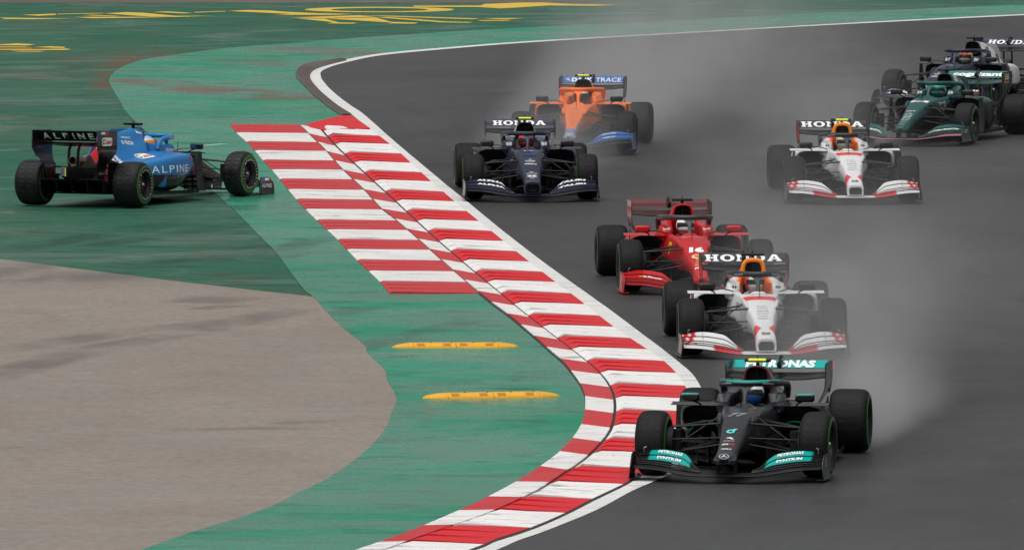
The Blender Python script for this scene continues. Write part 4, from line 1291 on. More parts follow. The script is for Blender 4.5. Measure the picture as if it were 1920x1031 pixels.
# ---- white cars
def L_white(part, x, y, z):
    c = base(x, 'd9dadb')
    if part == 'chassis':
        ay = np.abs(y)
        put(c, (z > .5) & (x < -.25) & (x > -.52) & (ay < .20 - .25 * (x + .38) ** 2), 'd8232c')
        put(c, (x > .62) & (x < .86) & (ay > .045 + .45 * np.abs(x - .74)), 'd8232c')
        put(c, (z < .26) & (x < .7), '141518'); put(c, (z < .40) & (x < -.7), '24262a')
    elif part == 'cover':
        c = base(x, '17203a'); put(c, (z > .70) & (x > -2.9), 'd12a2a'); put(c, (x > -1.93), 'ee7a12')
    elif part == 'fin': c = base(x, 'c0262a')
    elif part == 'lip': c = base(x, 'f08a12')
    elif part == 'halo': c = base(x, '26282c')
    elif part == 'headrest': put(c, (np.abs(y) < .195) & (x < -1.22), 'ee6c14')
    elif part == 'pod_side': put(c, z < .30, '2a2d33'); put(c, (x < -2.2) & (z > .3), '1b2745')
    elif part in ('mirror', 'vane', 'arch'): c = base(x, '17181b')
    elif part == 'pod': c = base(x, 'cfd0d2')
    elif part == 'pylon': c = base(x, 'd0d0d0')
    elif part == 'rw_main': c = base(x, '17181c')
    elif part == 'rw_flap': c = base(x, '15171c')
    elif part == 'rep': c = base(x, '1a1c22'); put(c, (y < 0) & (z < .80), 'b3202a')
    elif part == 'fep': c = base(x, '1d1f23')
    elif part == 'fw_main': put(c, (np.abs(y) > .30) & (np.abs(y) < .62), 'c8222b')
    elif part.startswith('flap'):
        ay = np.abs(y); k = int(part[-1])
        put(c, ay < .33, 'c8222b')
        put(c, (ay > .80) & (np.sin(ay * 70 + k * 2.0) > 0), 'cf2029')
        if k == 0: put(c, (ay < .62), 'cf2029')
    return c
def D_white(T, car, P):
    decal(P['rw_flap'], slab_vf('HONDA'), 'e9ebec', (-4.1, 0, .898), CH, (-.3, 0, 1), 0.085, .94, bvh_of(P['rw_flap'].data), (-1, 0, -.05))
    for s, x, w, h in (('PUMA', .06, .12, .028), ('ti Tezos', .13, .13, .035), ('citrix', .22, .14, .05), ('AT&T  SIEGWERK', .31, .14, .03), ('ESSO', .385, .11, .028), ('Mobil 1', .46, .14, .04)):
        nose_print(T, P, s, '3c3f46', x, w, h, bold=.0)
    nose_print(T, P, badge_h_vf(), '22242a', .93, .10, .07)
    nose_print(T, P, 'SIM RACING', '8a3a40', -.62, .22, .03)
    for s in (-1, 1):
        b = bvh_of(P['headrest%d' % s].data)
        for q in (-1, 1):
            decal(P['headrest%d' % s], shape_vf([[(0, .5), (1, 0), (1, 1)]]) if q < 0 else shape_vf([[(1, .5), (0, 1), (0, 0)]]), '1c1e22', (-1.2, s * .262 + q * .020, .73), CH, (-.5, 0, 1), .055, .030, b, (-1, 0, -.3))
        b = bvh_of(P['chassis'].data)
        decal(P['chassis'], text_vf('ORACLE', .0), '33353a', (-.62, s * .3, .545), (-s * 1, .25, 0) if s > 0 else (1, .25, 0), (0, 0, 1), .055, .34, b, (-.25, -s, 0))
        front_print(T, P['halo'], 'THE HOUSE', 'b8bcc0', (-1.05, s * .21, .885), .020, .13, d=(-1, -s * .3, -.1))
        decal(P['fep%d' % s], text_vf('Mobil', .03), 'c8ccd0', (.62, s * 1.05, .20), (0, 0, 1), (s, 0, 0), .06, .18, bvh_of(P['fep%d' % s].data), (0, -s, 0))

# ---- red car
def L_red(part, x, y, z):
    c = base(x, 'ba0d15')
    if part == 'chassis': put(c, (z < .26) & (x < .6), '16171a'); put(c, (z < .34) & (x < -.7), '1a1b1e')
    elif part == 'cover': put(c, x < -2.9, '5a0d12')
    elif part == 'fin': c = base(x, '8c1018')
    elif part == 'halo': c = base(x, '3a3b3e')
    elif part == 'rw_main': c = base(x, '450a0f'); put(c, z < .782, '141416')
    elif part == 'rw_flap': c = base(x, '500b12')
    elif part == 'rep': c = base(x, '5c0f15'); put(c, y > 0, '2a2b2e'); put(c, (z < .62), '2a1416')
    elif part == 'fep': c = base(x, 'a8141b')
    elif part == 'pod_side': put(c, z < .30, '17181a'); put(c, (x < -2.6), '3a0b0e')
    elif part in ('vane', 'arch'): c = base(x, '191a1c')
    elif part.startswith('flap'): c = base(x, 'b8141b')
    elif part == 'fw_main': c = base(x, '9a1218')
    return c
def D_red(T, car, P):
    nose_print(T, P, text_vf('16', .07, .1), 'f4f4f4', .17, .20, .20)
    nose_print(T, P, shell_vf(), 'f2f0e8', .43, .155, .17)
    nose_print_over(T, P, shell_vf(), 'f0b712', .43, .125, .14)
    for a in (-40, -20, 0, 20, 40):
        t = math.radians(a)
        nose_print_over(T, P, shape_vf([[(0, 0), (.1, 0), (.1 + .9 * math.sin(t) * .5 + .05, 1), (.9 * math.sin(t) * .5, 1)]]), 'c8321a', .42, .012 + .03 * abs(math.sin(t)), .085, y=.04 * math.sin(t) * 1.2, off=.008)
    nose_print(T, P, 'OMR', 'f0e8e8', .57, .06, .035)
    nose_print(T, P, 'VELAS', 'f0e8e8', .645, .11, .022)
    nose_print(T, P, RECT, 'e88b1e', .725, .12, .05)
    nose_print(T, P, 'MAHLE', 'f4f4f4', .82, .14, .045, bold=.05)
    nose_print(T, P, 'MISSION WINNOW', 'e8c8c8', -.58, .26, .025)
    for s in (-1, 1):
        b = bvh_of(P['headrest%d' % s].data)
        decal(P['headrest%d' % s], text_vf('Ray-Ban', .02, .3), 'f4f4f4', (-1.2, s * .262, .735), (0, 1, .12), (-.5, 0, 1), .045, .10, b, (-1, 0, -.3))
        b = bvh_of(P['sidepod%d' % s].data, P['chassis'].data)
        sh = decal(P['chassis'], shield_vf(), 'f0c419', (-.75, s * .3, .50), (-s, .2, 0) if s > 0 else (1, .2, 0), (0, 0, 1), .17, .17, bvh_of(P['chassis'].data), (-.25, -s, 0))
        decal(P['chassis'], HORSE, '15130e', (-.75, s * .3, .505), (-s, .2, 0) if s > 0 else (1, .2, 0), (0, 0, 1), .12, .11, bvh_of(P['chassis'].data), (-.25, -s, 0), off=.008)
        flap_print(P['flap%d2' % s], s, 2, text_vf('V-Power', .04, .25), 'f4f4f4', .60, .24, .25, .70)
        flap_print(P['flap%d2' % s], s, 2, RECT, 'f0a01c', .60 - s * .15, .05, .35, .60)
def nose_print_over(T, P, vf, hexc, x, w, h, y=0.0, off=.006):
    return decal(P['chassis'], vf, hexc, (x, y, .62), CH, (-1, 0, 0), h, w, T['_bn'], (-.05, 0, -1), off=off)

# ---- navy cars
def L_navy(part, x, y, z):
    c = base(x, '232a3d')
    if part == 'chassis': put(c, (z < .26) & (x < .7), '15171b'); put(c, (z < .36) & (x < -.7), '17191d')
    elif part == 'cover':
        put(c, z > .45, 'd4d5d3')
        sw = np.sin((x + 2.3) * 6.0 + (z - .7) * 9)
        put(c, (sw > .55) & (x < -2.12) & (z < .9), '232a3d')
        put(c, (np.abs(y) < .055) & (z > .9), '30384c'); put(c, x > -1.91, '1a1e28')
    elif part == 'fin': c = base(x, 'c9cac9')
    elif part == 'lip': c = base(x, '12141a')
    elif part == 'headrest': put(c, (z > .79), '5c6270')
    elif part == 'pod_side': put(c, (x < -1.62) & (z > .28), 'cfd0cf'); put(c, z < .25, '15171b')
    elif part in ('mirror', 'vane', 'podwing'): c = base(x, '1c2029')
    elif part == 'arch': c = base(x, '70747a')
    elif part == 'pylon': c = base(x, 'c8c8c8')
    elif part == 'rw_main': c = base(x, '14171f')
    elif part == 'rep': c = base(x, '20263a'); put(c, (z < .70), 'a9abad')
    elif part == 'fep': c = base(x, '252b3b')
    elif part == 'fw_main': c = base(x, '1a1f2c')
    return c
def D_navy(T, car, P):
    decal(P['rw_flap'], slab_vf('HONDA'), 'eceeee', (-4.1, 0, .895), CH, (-.3, 0, 1), .072, .80, bvh_of(P['rw_flap'].data), (-1, 0, -.05))
    nose_print(T, P, rrect(), '1c2c58', -.18, .20, .20)
    nose_print_over(T, P, rrect(), '24356a', -.15, .16, .10)
    for s, x, w, h in (('AT', .10, .05, .03), ('SCUDERIA', .16, .16, .028), ('ALPHATAURI', .20, .12, .022), ('PIRELLI', .30, .17, .05), ('my', .64, .06, .03), ('myWorld', .69, .16, .035), ('GT', .95, .07, .03)):
        nose_print(T, P, s, 'e4e6e8', x, w, h, bold=.03)
    nose_print(T, P, badge_h_vf(), 'eef0f0', .82, .13, .10)
    nose_print(T, P, T.get('num', '10'), 'e4e6e8', -.52, .14, .06, bold=.05)
    for s in (-1, 1):
        decal(P['headrest%d' % s], badge_h_vf(), 'eceeee', (-1.2, s * .262, .735), CH, (-.5, 0, 1), .06, .075, bvh_of(P['headrest%d' % s].data), (-1, 0, -.3))
        decal(P['chassis'], text_vf('HONDA', .04), 'c9ccd2', (-.60, s * .3, .52), (-s, .25, -.25) if s > 0 else (1, .25, .25), (0, 0, 1), .05, .26, bvh_of(P['chassis'].data), (-.25, -s, 0))
        word = ('ALPHA', 'TAURI')[0 if s < 0 else 1]
        flap_print(P['flap%d3' % s], s, 3, text_vf(word, .06), 'eef0f2', .60, .42, .25, .75)
        flap_print(P['flap%d2' % s], s, 2, text_vf(word, .06), 'eef0f2', .60, .42, .25, .75)
        decal(P['fep%d' % s], RECT, 'e8e8e8', (.62, s * 1.05, .13), (0, 0, 1), (s, 0, 0), .10, .03, bvh_of(P['fep%d' % s].data), (0, -s, 0))

# ---- orange car
def L_orange(part, x, y, z):
    c = base(x, 'f0701a')
    if part == 'chassis':
        put(c, (x > .78), '4a76b8'); put(c, x > .96, '9a9da0')
        put(c, (np.abs(y) > .095) & (x > .45) & (z > .2), '4a76b8')
        put(c, (z < .27) & (x < .7), '191a1c'); put(c, (z < .30) & (x < -.7), '1c1d1f')
    elif part == 'cover': put(c, x > -1.93, '16171a'); put(c, (x < -2.0) & (z > .93), '3f6bb0'); put(c, x < -3.0, '3463a8')
    elif part == 'lip': c = base(x, '17181b')
    elif part == 'fin': c = base(x, '3a68b0')
    elif part in ('vane', 'arch', 'mirror'): c = base(x, '1a1b1d')
    elif part == 'pod_side': put(c, z < .22, '17181a'); put(c, x < -2.6, '3a68b0')
    elif part == 'pylon': c = base(x, '3a3c40')
    elif part == 'rw_main': c = base(x, '1b1d22')
    elif part == 'rw_flap': c = base(x, '2f5ba0'); put(c, np.abs(y) > .49, '1b1d22')
    elif part == 'rep': c = base(x, '17191e')
    elif part == 'fep': c = base(x, '23406e')
    elif part == 'fw_main': c = base(x, '15181d')
    elif part.startswith('flap'): c = base(x, ('16181c', '24579c', '2860a6', '2c66ae')[int(part[-1]) % 4])
    return c
def D_orange(T, car, P):
    b = bvh_of(P['rw_flap'].data)
    decal(P['rw_flap'], text_vf('DARK', .045), 'e8eef4', (-4.1, -.185, .893), CH, (-.3, 0, 1), .068, .34, b, (-1, 0, -.05))
    decal(P['rw_flap'], text_vf('TRACE', .0), 'e8eef4', (-4.1, .245, .893), CH, (-.3, 0, 1), .068, .42, b, (-1, 0, -.05))
    decal(P['rw_flap'], SWOOSH, 'c8ccd2', (-4.1, -.42, .893), CH, (-.3, 0, 1), .06, .09, b, (-1, 0, -.05))
    for s, x, w, h in (('DELL', .06, .16, .035), ('CISCO', .17, .15, .03), ('GOLDMAN', .28, .13, .03), ('SPLUNK', .38, .13, .025), ('UNILEVER', .48, .12, .025)):
        nose_print(T, P, s, '6b2f12', x, w, h, bold=.0)
    nose_print(T, P, SWOOSH, '5c2a12', .60, .08, .05)
    nose_print(T, P, text_vf('4', .05, .3), '8d8f90', -.22, .12, .16)
    nose_print(T, P, SWOOSH, 'e8eaec', .86, .06, .03)
    for s in (-1, 1):
        flap_print(P['flap%d3' % s], s, 3, text_vf('SPLUNK', .03), 'dfe8f2', .60, .22, .3, .65)
        flap_print(P['flap%d2' % s], s, 2, text_vf('TEZOS', .03), 'dfe8f2', .60, .20, .3, .7)

# ---- dark green car
def L_green(part, x, y, z):
    c = base(x, '184c48')
    if part == 'chassis':
        put(c, (z < .17 + .36 * np.clip((1.0 - x) / 1.2, 0, 1)), '0f1213'); put(c, (z < .56) & (x < -.5), '0f1213')
    elif part == 'cover': put(c, (z > .8) & (x > -2.2) & (x < -1.95) & (y > .05), 'a9b6b2'); put(c, x < -2.8, '12302e')
    elif part == 'lip': c = base(x, '17403d')
    elif part == 'fin': c = base(x, '1a4b47')
    elif part == 'pod_side': put(c, z < .56, '101314'); put(c, x < -2.3, '0f2a29')
    elif part in ('vane', 'mirror', 'podwing'): c = base(x, '16181a')
    elif part == 'arch': c = base(x, '7c1a34')
    elif part == 'pylon': c = base(x, '14181a')
    elif part == 'rw_main': c = base(x, '144440')
    elif part == 'rw_flap': c = base(x, '1b6a62')
    elif part == 'rep': c = base(x, '12302e')
    elif part == 'fep': c = base(x, '152d2e')
    elif part == 'fw_main': c = base(x, 'b06a78'); put(c, (x < 1.02 - .3 * np.clip((np.abs(y) - .265) / .7, 0, 1) ** 1.5), '1a2a2a')
    elif part.startswith('flap'): c = base(x, '17504b' if int(part[-1]) > 1 else '15403d')
    return c
def D_green(T, car, P):
    front_print(T, P['rw_flap'], text_vf('cognizant', .045), 'eef2f0', (-4.1, 0, .893), .085, .86)
    for s, x, w, h in (('BWT', .33, .15, .04), ('m', .41, .03, .02), ('SentinelOne', .46, .13, .022), ('Pirelli', .53, .13, .03), ('NETAPP', .60, .13, .03), ('PELOTON', .67, .13, .03), ('EPOS', .74, .11, .025), ('ebb3', .83, .10, .02)):
        nose_print(T, P, s, 'dfe7e4', x, w, h, bold=.03)
    nose_print(T, P, RECT, 'e6e9e8', -.22, .30, .13)
    nose_print_over(T, P, text_vf('18', .05, .3), '1d4f4b', -.22, .16, .09)
    nose_print(T, P, SWOOSH, 'dfe7e4', .97, .10, .025)
    for s in (-1, 1):
        flap_print(P['flap%d2' % s], s, 2, text_vf('ASTON MARTIN', .03), 'e6ecea', .62, .46, .25, .8)
        decal(P['headrest%d' % s], text_vf('JCB', .06), 'e6ecea', (-1.2, s * .262, .735), CH, (-.5, 0, 1), .06, .08, bvh_of(P['headrest%d' % s].data), (-1, 0, -.3))
        decal(P['rep%d' % s], RECT, 'e08a2a', (-3.9, s * .52, .84), (s, 0, 0), (0, 0, 1), .15, .20, bvh_of(P['rep%d' % s].data), (0, -s, 0)) if s < 0 else None
    b = bvh_of(P['rep1'].data)
    decal(P['rep1'], RECT, 'd98a2c', (-3.88, .6, .85), (-1, 0, 0), (0, 0, 1), .16, .34, b, (0, -1, 0))
    decal(P['rep1'], RECT, '14302e', (-3.88, .6, .85), (-1, 0, 0), (0, 0, 1), .11, .30, b, (0, -1, 0), off=.006)
    decal(P['rep1'], text_vf('JCB', .04), 'e8e8e4', (-3.88, .6, .85), (-1, 0, 0), (0, 0, 1), .09, .26, b, (0, -1, 0), off=.008)
    b = bvh_of(P['chassis'].data)
    decal(P['chassis'], shape_vf([[(0, 1), (.5, .85), (1, 1), (.9, .5), (.5, 0), (.1, .5)], [(.1, .88), (.5, .74), (.9, .88), (.82, .52), (.5, .12), (.18, .52)]]), 'a8b4b2', (-.72, .3, .53), (-1, .2, 0), (0, 0, 1), .16, .30, b, (-.25, -1, 0))
    decal(P['cover'], text_vf('18', .05), 'e2e6e4', (-2.5, .4, .70), (-1, 0, 0), (0, 0, 1), .18, .24, bvh_of(P['cover'].data), (0, -1, -.2))
    decal(P['fep1'], text_vf('EURO', .02), 'b9c4c2', (.62, 1.05, .20), (-1, 0, 0), (0, 0, 1), .06, .22, bvh_of(P['fep1'].data), (0, -1, 0))

# ---- spun blue car, seen from behind
def L_blue(part, x, y, z):
    c = base(x, '2474b2')
    if part == 'chassis': put(c, (z < .44) & (x < .8), '0f1012'); put(c, x > -.35, '121316')
    elif part == 'cover':
        k = x + (z - .4) * .9
        put(c, (k < -2.95) & (z > .3), 'c8242c'); put(c, (k < -2.80) & (k > -2.95), 'e2e0e0'); put(c, (k < -2.68) & (k > -2.74), 'e2e0e0'); put(c, x < -3.45, '141517')
    elif part == 'fin': put(c, x < -3.1, '1a5a9c')
    elif part == 'pod_side':
        put(c, z < .335, '0f1013'); put(c, (z < .335) & (z > .16) & (x < -2.28) & (x > -2.50 + (z - .12)), '2474b2')
        k = x + (z - .4) * .9
        put(c, (k < -2.86) & (z > .33), 'c8242c'); put(c, (k < -2.70) & (k > -2.86) & (z > .3), 'e2e0e0'); put(c, (x > -1.44), '17181b')
    elif part in ('vane', 'arch', 'mirror', 'podwing', 'pylon', 'pod'): c = base(x, '141518')
    elif part == 'halo': put(c, (z > .88) & (np.abs(y) < .36) & (x < -1.0) & (x > -1.75) & False, '121316')
    elif part == 'lip': c = base(x, '174f88')
    elif part in ('rw_main', 'rw_flap', 'rep', 'fep', 'fw_main') or part.startswith('flap'): c = base(x, '0f1012')
    return c
def D_blue(T, car, P):
    b = bvh_of(P['rw_flap'].data)
    x = -.435
    for ch, w in zip('ALPINE', (.118, .090, .100, .022, .110, .088)):
        decal(P['rw_flap'], text_vf(ch, .035), 'f6f7f8', (-4.1, -x - w / 2, .905), (0, -1, 0), (0, 0, 1), .090, w, b, (1, 0, 0))
        x += w + .062
    for k, hx in enumerate(('2458b8', 'f0f0f0', 'd0232c')):
        decal(P['rep-1'], RECT, hx, (-4.20 + .12 * k, -.55, .955), (1, 0, 0), (0, 0, 1), .036, .12, bvh_of(P['rep-1'].data), (0, 1, 0), name='flag_stripe')
    br = bvh_of(P['rep-1'].data)
    def castrol(obj, b, c, w, d, u=(1, 0, 0), v=(0, 0, 1)):
        h = w * .36
        decal(obj, rrect(.2), 'eef0ee', c, u, v, h, w, b, d, name='sponsor_patch')
        uu = np.asarray(u, float)
        decal(obj, shape_vf([arc(0, 0, 1, 1, 0, 350, 16)]), '14703c', tuple(np.array(c) - uu * w * .33), u, v, h * .72, h * .72, b, d, off=.006, name='sponsor_patch')
        decal(obj, RECT, 'f0f0f0', tuple(np.array(c) - uu * w * .30), u, v, h * .2, h * .55, b, d, off=.008, name='sponsor_patch')
        decal(obj, text_vf('Castrol', .03), 'c4202c', tuple(np.array(c) + uu * w * .13), u, v, h * .58, w * .60, b, d, off=.006)
    castrol(P['rep-1'], br, (-3.95, -.55, .83), .34, (0, 1, 0))
    decal(P['rep-1'], text_vf('yahoo!', .01), '9a9c9c', (-3.88, -.5, .36), (1, 0, 0), (0, 0, 1), .07, .19, br, (0, 1, 0))
    bs = bvh_of(P['sidepod-1'].data)
    x = -2.62
    for ch, w in zip('ALPINE', (.16, .12, .13, .03, .14, .11)):
        decal(P['sidepod-1'], text_vf(ch, .0), 'e6eaee', (x + w / 2, -.75, .415 + .02 * (x + 2.6)), (1, 0, .05), (0, 0, 1), .105, w, bs, (0, 1, 0))
        x += w + .055
    bc = bvh_of(P['cover'].data, P['sidepod-1'].data)
    castrol(P['cover'], bc, (-2.32, -.5, .66), .30, (0, 1, -.35), v=(0, .25, 1))
    bc = bvh_of(P['cover'].data)
    decal(P['cover'], text_vf('E-TECH', .03), 'e6eaee', (-2.45, -.4, .80), (1, 0, -.05), (0, 0, 1), .055, .27, bc, (0, 1, 0))
    decal(P['cover'], text_vf('RENAULT', .03), 'd0dce6', (-2.43, -.4, .875), (1, 0, -.05), (0, 0, 1), .03, .22, bc, (0, 1, 0))
    decal(P['cover'], text_vf('bwt', .04), 'e6eaee', (-2.02, -.4, .95), (1, 0, -.1), (0, 0, 1), .045, .15, bc, (0, 1, 0))
    decal(P['halo'], text_vf('ALPINE', .0), 'd8dce0', (-1.35, -.4, .872), (1, 0, .05), (0, 0, 1), .022, .24, bvh_of(P['halo'].data), (0, 1, 0))
    decal(P['headrest-1'], text_vf('ultimate', .02), 'dfe6ec', (-1.45, -.5, .70), (1, 0, 0), (0, 0, 1), .05, .24, bvh_of(P['headrest-1'].data), (0, 1, 0))
    decal(P['headrest-1'], shape_vf(ring_loops(1, 1, .3)), 'dfe6ec', (-1.27, -.5, .70), (1, 0, 0), (0, 0, 1), .06, .05, bvh_of(P['headrest-1'].data), (0, 1, 0))
    be = bvh_of(P['fep-1'].data)
    decal(P['fep-1'], text_vf('ALPINE', .01), 'dfe2e4', (.60, -1.1, .155), (1, 0, 0), (0, 0, 1), .06, .36, be, (0, 1, 0))
    for k, hx in enumerate(('2458b8', 'f0f0f0', 'd0232c')):
        decal(P['fep-1'], RECT, hx, (.46 + .14 * k, -1.1, .248), (1, 0, 0), (0, 0, 1), .035, .14, be, (0, 1, 0), name='flag_stripe')
    decal(P['chassis'], text_vf('14', .05), 'e6eaee', (-1.0, -.4, .58), (1, 0, 0), (0, 0, 1), .10, .12, bvh_of(P['chassis'].data), (0, 1, 0))
    decal(P['sidepod-1'], RECT, 'b8242c', (-1.52, -.9, .60), (1, 0, 0), (.5, 0, 1), .14, .05, bs, (0, 1, 0), name='sponsor_patch')

# ---- helmets
def H_blue_white(x, y, z):
    c = base(x, 'd4d8dc'); put(c, z < 0.02, '2a4a86'); put(c, (z < -.03), '2f6fb4'); put(c, (z > .10) & (np.abs(y) < .04), 'c8584a'); return c
def H_white_red(x, y, z):
    c = base(x, 'ecebe9'); put(c, (np.abs(y) < .016) & (z > .02), 'c8222a'); put(c, (z < -.05) & (z > -.07), 'c8222a'); return c
def H_red_dark(x, y, z):
    c = base(x, '8c1f22'); put(c, (z > .03) & (np.abs(y) > .03), 'cc2a26'); put(c, np.abs(y) < .012, '2a2d36'); return c
def H_white_orange(x, y, z):
    c = base(x, 'c9c9c8'); put(c, (np.abs(y) > .08), 'd03a28'); put(c, (z > .06) & (x < 0), '24304e'); return c
def H_yellow_white(x, y, z):
    c = base(x, 'b9bab8'); put(c, (z > .07), 'c3cf2c'); put(c, z < -.06, 'b8c23a'); return c
def H_dark_white(x, y, z):
    c = base(x, 'd6d4d0'); put(c, z < .06, '4a3730'); put(c, z < -.05, '8e8c88'); return c
def H_teal(x, y, z):
    c = base(x, '0f8a72'); put(c, (z < .03) & (np.abs(y) > .07), '8d9896'); return c
def H_gold_red(x, y, z):
    c = base(x, '2b2722'); put(c, z < .07, 'c3262a'); put(c, z < .03, 'b0a79c'); put(c, (np.abs(y) > .07) & (z > .02), 'c58a28'); return c
def H_blue_orange(x, y, z):
    c = base(x, '8fb2dc'); put(c, z < .075, 'f08a1a'); put(c, (z < .095) & (z > .075), 'c4e2f2'); put(c, z < -.06, '2f58a8'); return c

# ------------------------------------------------------------------ the nine cars
TEAMS = []
def team(front, deg, livery, decals, helmet, suit, label, dlabel, **k):
    pos, yaw = place(*front, deg)
    T = dict(pos=pos, yaw=yaw, livery=livery, decals=decals, helmet=helmet, suit=suit, label=label, dlabel=dlabel, **k)
    TEAMS.append(T)
    return T

team((1380, 892), -7.7, L_black, D_black, H_blue_white, '1c2026', 'black racing car with teal wing panels leading the pack past the kerb',
     'driver in blue and white helmet at the wheel of the leading black car', tcam=True, nose='round', nose_w=.115, tip_z=.30, lip=.012, led=True, steer=-.06, rake=0.0, flap_lift=-.02)
team((1428, 664), 2.0, L_white, D_white, H_white_orange, 'd0d0d2', 'white and red racing car in spray right behind the leading black car',
     'driver in white and red helmet in the white car behind the black leader', nose='box', nose_w=.12, tip_z=.275, mid_w=.15, lip=.026, dim_band=True)
team((1303, 545), 4.1, L_red, D_red, H_white_red, '9a1a20', 'red racing car with dark red rear wing running behind the nearer white car',
     'driver in white helmet with red stripe in the red car', nose='round', nose_w=.10, tip_z=.27, mid_w=.145, dim_band=True, lip=.014, fin=[(-2.2, .97), (-2.9, .95), (-3.5, .86), (-3.6, .70), (-3.45, .60), (-3.0, .78), (-2.4, .93)])
team((993.5, 373), 2.2, L_navy, D_navy, H_red_dark, '232a3d', 'navy racing car closest to the kerb in front of the orange car',
     'driver in bright red helmet in the navy car by the kerb', tcam=True, lift=.03, nose='box', nose_w=.125, tip_z=.30, mid_w=.155, lip=.010, dim_band=False)
team((1077, 287), -4.7, L_orange, D_orange, H_dark_white, '3a3a3c', 'orange racing car with blue wings half hidden behind the navy car',
     'driver in brown and white helmet in the orange car', tcam=True, lift=.075, rake=.01, nose='round', nose_w=.10, tip_z=.295, mid_w=.13, lip=.012, dim_band=True)
team((1595, 377), 2.4, L_white, D_white, H_yellow_white, 'd0d0d2', 'white and red racing car alone mid-track ahead of the dark green car',
     'driver in yellow and grey helmet in the white car ahead of the green one', tcam=True, lift=.035, nose='box', nose_w=.12, tip_z=.275, mid_w=.15, lip=.026, dim_band=True)
team((1718, 269), -16.5, L_green, D_green, H_teal, '2c4a48', 'dark green racing car turning in beside the right edge of the picture',
     'driver in teal helmet in the dark green car', lift=.045, nose='round', nose_w=.11, tip_z=.295, mid_w=.135, lip=.010)
team((1764, 203), -19.5, L_navy, D_navy, H_gold_red, '232a3d', 'navy and white racing car at the back, behind the dark green car',
     'driver in black, red and gold helmet in the rearmost navy and white car', lift=.06, rake=.012, nose='box', nose_w=.125, tip_z=.30, mid_w=.155, lip=.010, num='22')
a = math.radians(24.0)
rx, ry, _ = G(157, 386.5, .02)
T = team((157, 386), 0, L_blue, D_blue, H_blue_orange, '2a5aa0', 'blue and black racing car spun around on the green run-off, facing away',
         'driver in blue and orange helmet in the spun blue car', nose='round', nose_w=.11, tip_z=.295, grooved=True, rear_print=True, fine=True, rake=.035, flap_lift=.035, steer=-.05,
         fin=[(-2.05, 1.0), (-2.75, 1.0), (-3.30, .80), (-3.5, .60), (-3.3, .62), (-2.9, .82), (-2.4, .95)])
T['pos'] = (rx + 3.6 * math.sin(a), ry + 3.6 * math.cos(a))
T['yaw'] = math.atan2(math.cos(a), math.sin(a))

for T in TEAMS:
    build_car(T)
    driver(T)

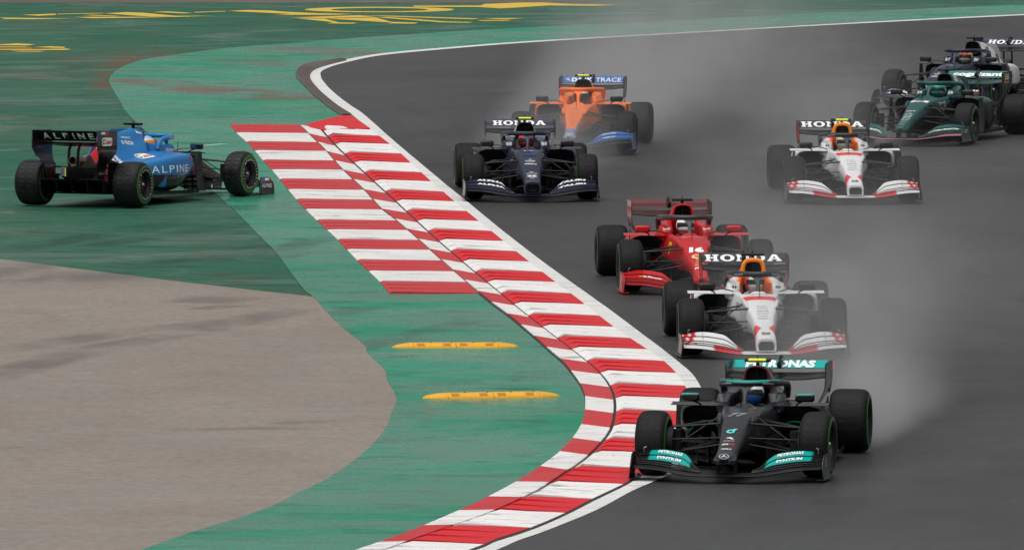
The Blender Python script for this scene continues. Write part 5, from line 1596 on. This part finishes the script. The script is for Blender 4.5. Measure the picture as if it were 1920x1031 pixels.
# ------------------------------------------------------------------ spray thrown up by the tyres
def spray_plume(label, x0, y0, x1, y1, w0, w1, h0, h1, amt, r_in, decay):
    """a closed body of drifting water: local x along the wake, density falling to nothing at its skin"""
    L = math.hypot(x1 - x0, y1 - y0)
    t = NT('tyre_spray')
    t.n.remove(t.p)
    pv = t.n.new('ShaderNodeVolumePrincipled')
    out = [n for n in t.n if n.type == 'OUTPUT_MATERIAL'][0]
    t.l.new(pv.outputs[0], out.inputs['Volume'])
    tc = t.n.new('ShaderNodeTexCoord')
    sp = t.n.new('ShaderNodeSeparateXYZ'); t.l.new(tc.outputs['Object'], sp.inputs[0])
    X, Y, Z = sp.outputs
    def madd(a, k, b):
        m = t.n.new('ShaderNodeMath'); m.operation = 'MULTIPLY_ADD'
        t.l.new(a, m.inputs[0]); m.inputs[1].default_value = k; m.inputs[2].default_value = b
        return m.outputs[0]
    s = madd(X, 1 / L, 0.0)
    a = t.math('DIVIDE', Y, madd(s, w1 - w0, w0)); b = t.math('DIVIDE', Z, madd(s, h1 - h0, h0))
    q = t.math('MAXIMUM', t.math('SUBTRACT', 1.0, t.math('ADD', t.math('MULTIPLY', a, a), t.math('MULTIPLY', b, b))), 0.0)
    q = t.math('POWER', q, 1.7)
    inn, outn = t.ramp(s, 0.0, r_in), t.ramp(s, decay, 1.0, amt * 1.45, 0.0)
    nz = t.ramp(t.noise(t.mapv((.35, 1.2, 1.2), (x0, y0, 0), src=tc.outputs['Object']), 1.0, 2, .55, .5), .30, .70, .4, 1.6)
    t.l.new(t.math('MULTIPLY', t.math('MULTIPLY', q, nz), t.math('MULTIPLY', inn, outn)), pv.inputs['Density'])
    pv.inputs['Color'].default_value = (.93, .93, .94, 1)
    pv.inputs['Anisotropy'].default_value = 0.35
    t.m.cycles.volume_step_rate = 1.0
    net, n = [], 14
    for f in np.linspace(0, 1, 9):
        w, h = w0 + (w1 - w0) * f, h0 + (h1 - h0) * f
        net.append([(L * f, w * math.cos(u), max(h * math.sin(u), 0) + (.03 if 0 < k < n - 1 else .0)) for k, u in enumerate(np.linspace(0, math.pi, n))])
    N = np.array(net)
    V = N.reshape(-1, 3); F = grid_faces(9, n, True) + [tuple(range(n)), tuple(range(8 * n, 9 * n))[::-1]]
    me = new_mesh('spray', V, F, t.m, False)
    bm = bmesh.new(); bm.from_mesh(me); bmesh.ops.recalc_face_normals(bm, faces=bm.faces); bm.to_mesh(me); bm.free()
    o = link('spray', me, None, (x0, y0, .045), (0, 0, math.atan2(y1 - y0, x1 - x0)))
    tag(o, label, 'spray', 'spray behind the cars', 'stuff')
    return o
#            x0   y0    x1   y1    w0   w1   h0   h1  density  in  decay
for p in [('dense spray trailing from the leading black car over the nearer white car', 3.0, 129.0, 4.9, 168.0, .9, 2.5, 1.0, 2.5, .062, .04, .25),
          ('bright puff of spray beside the leading black car\'s outer rear wheel', 3.62, 129.6, 4.6, 139.0, .42, .9, .9, 1.5, .42, .03, .15),
          ('thin spray behind the nearer white car and the red car', 2.7, 151.0, 3.8, 196.0, 1.0, 2.2, 1.0, 2.4, .020, .08, .25),
          ('spray trailing from the navy car over the orange car', .15, 187.0, 3.0, 222.0, 1.1, 3.0, 1.0, 2.6, .075, .05, .25),
          ('wide drifting spray behind the orange car across the far track', 1.6, 202.0, 4.8, 258.0, 1.4, 5.2, 1.2, 3.8, .042, .06, .3),
          ('faint veil of mist spread low across the middle of the track', 4.4, 138.0, 6.0, 186.0, 2.2, 4.0, 1.4, 2.4, .009, .15, .4),
          ('spray between the farther white car and the dark green car', 4.9, 186.0, 5.6, 228.0, 1.1, 3.0, 1.0, 2.8, .026, .05, .25)]:
    spray_plume(*p)
SC.cycles.volume_max_steps = 64
SC.cycles.volume_step_rate = 0.6
SC.cycles.volume_bounces = 0
SC.cycles.max_bounces = 5
SC.cycles.diffuse_bounces = 2
SC.cycles.glossy_bounces = 2
SC.cycles.adaptive_threshold = 0.02
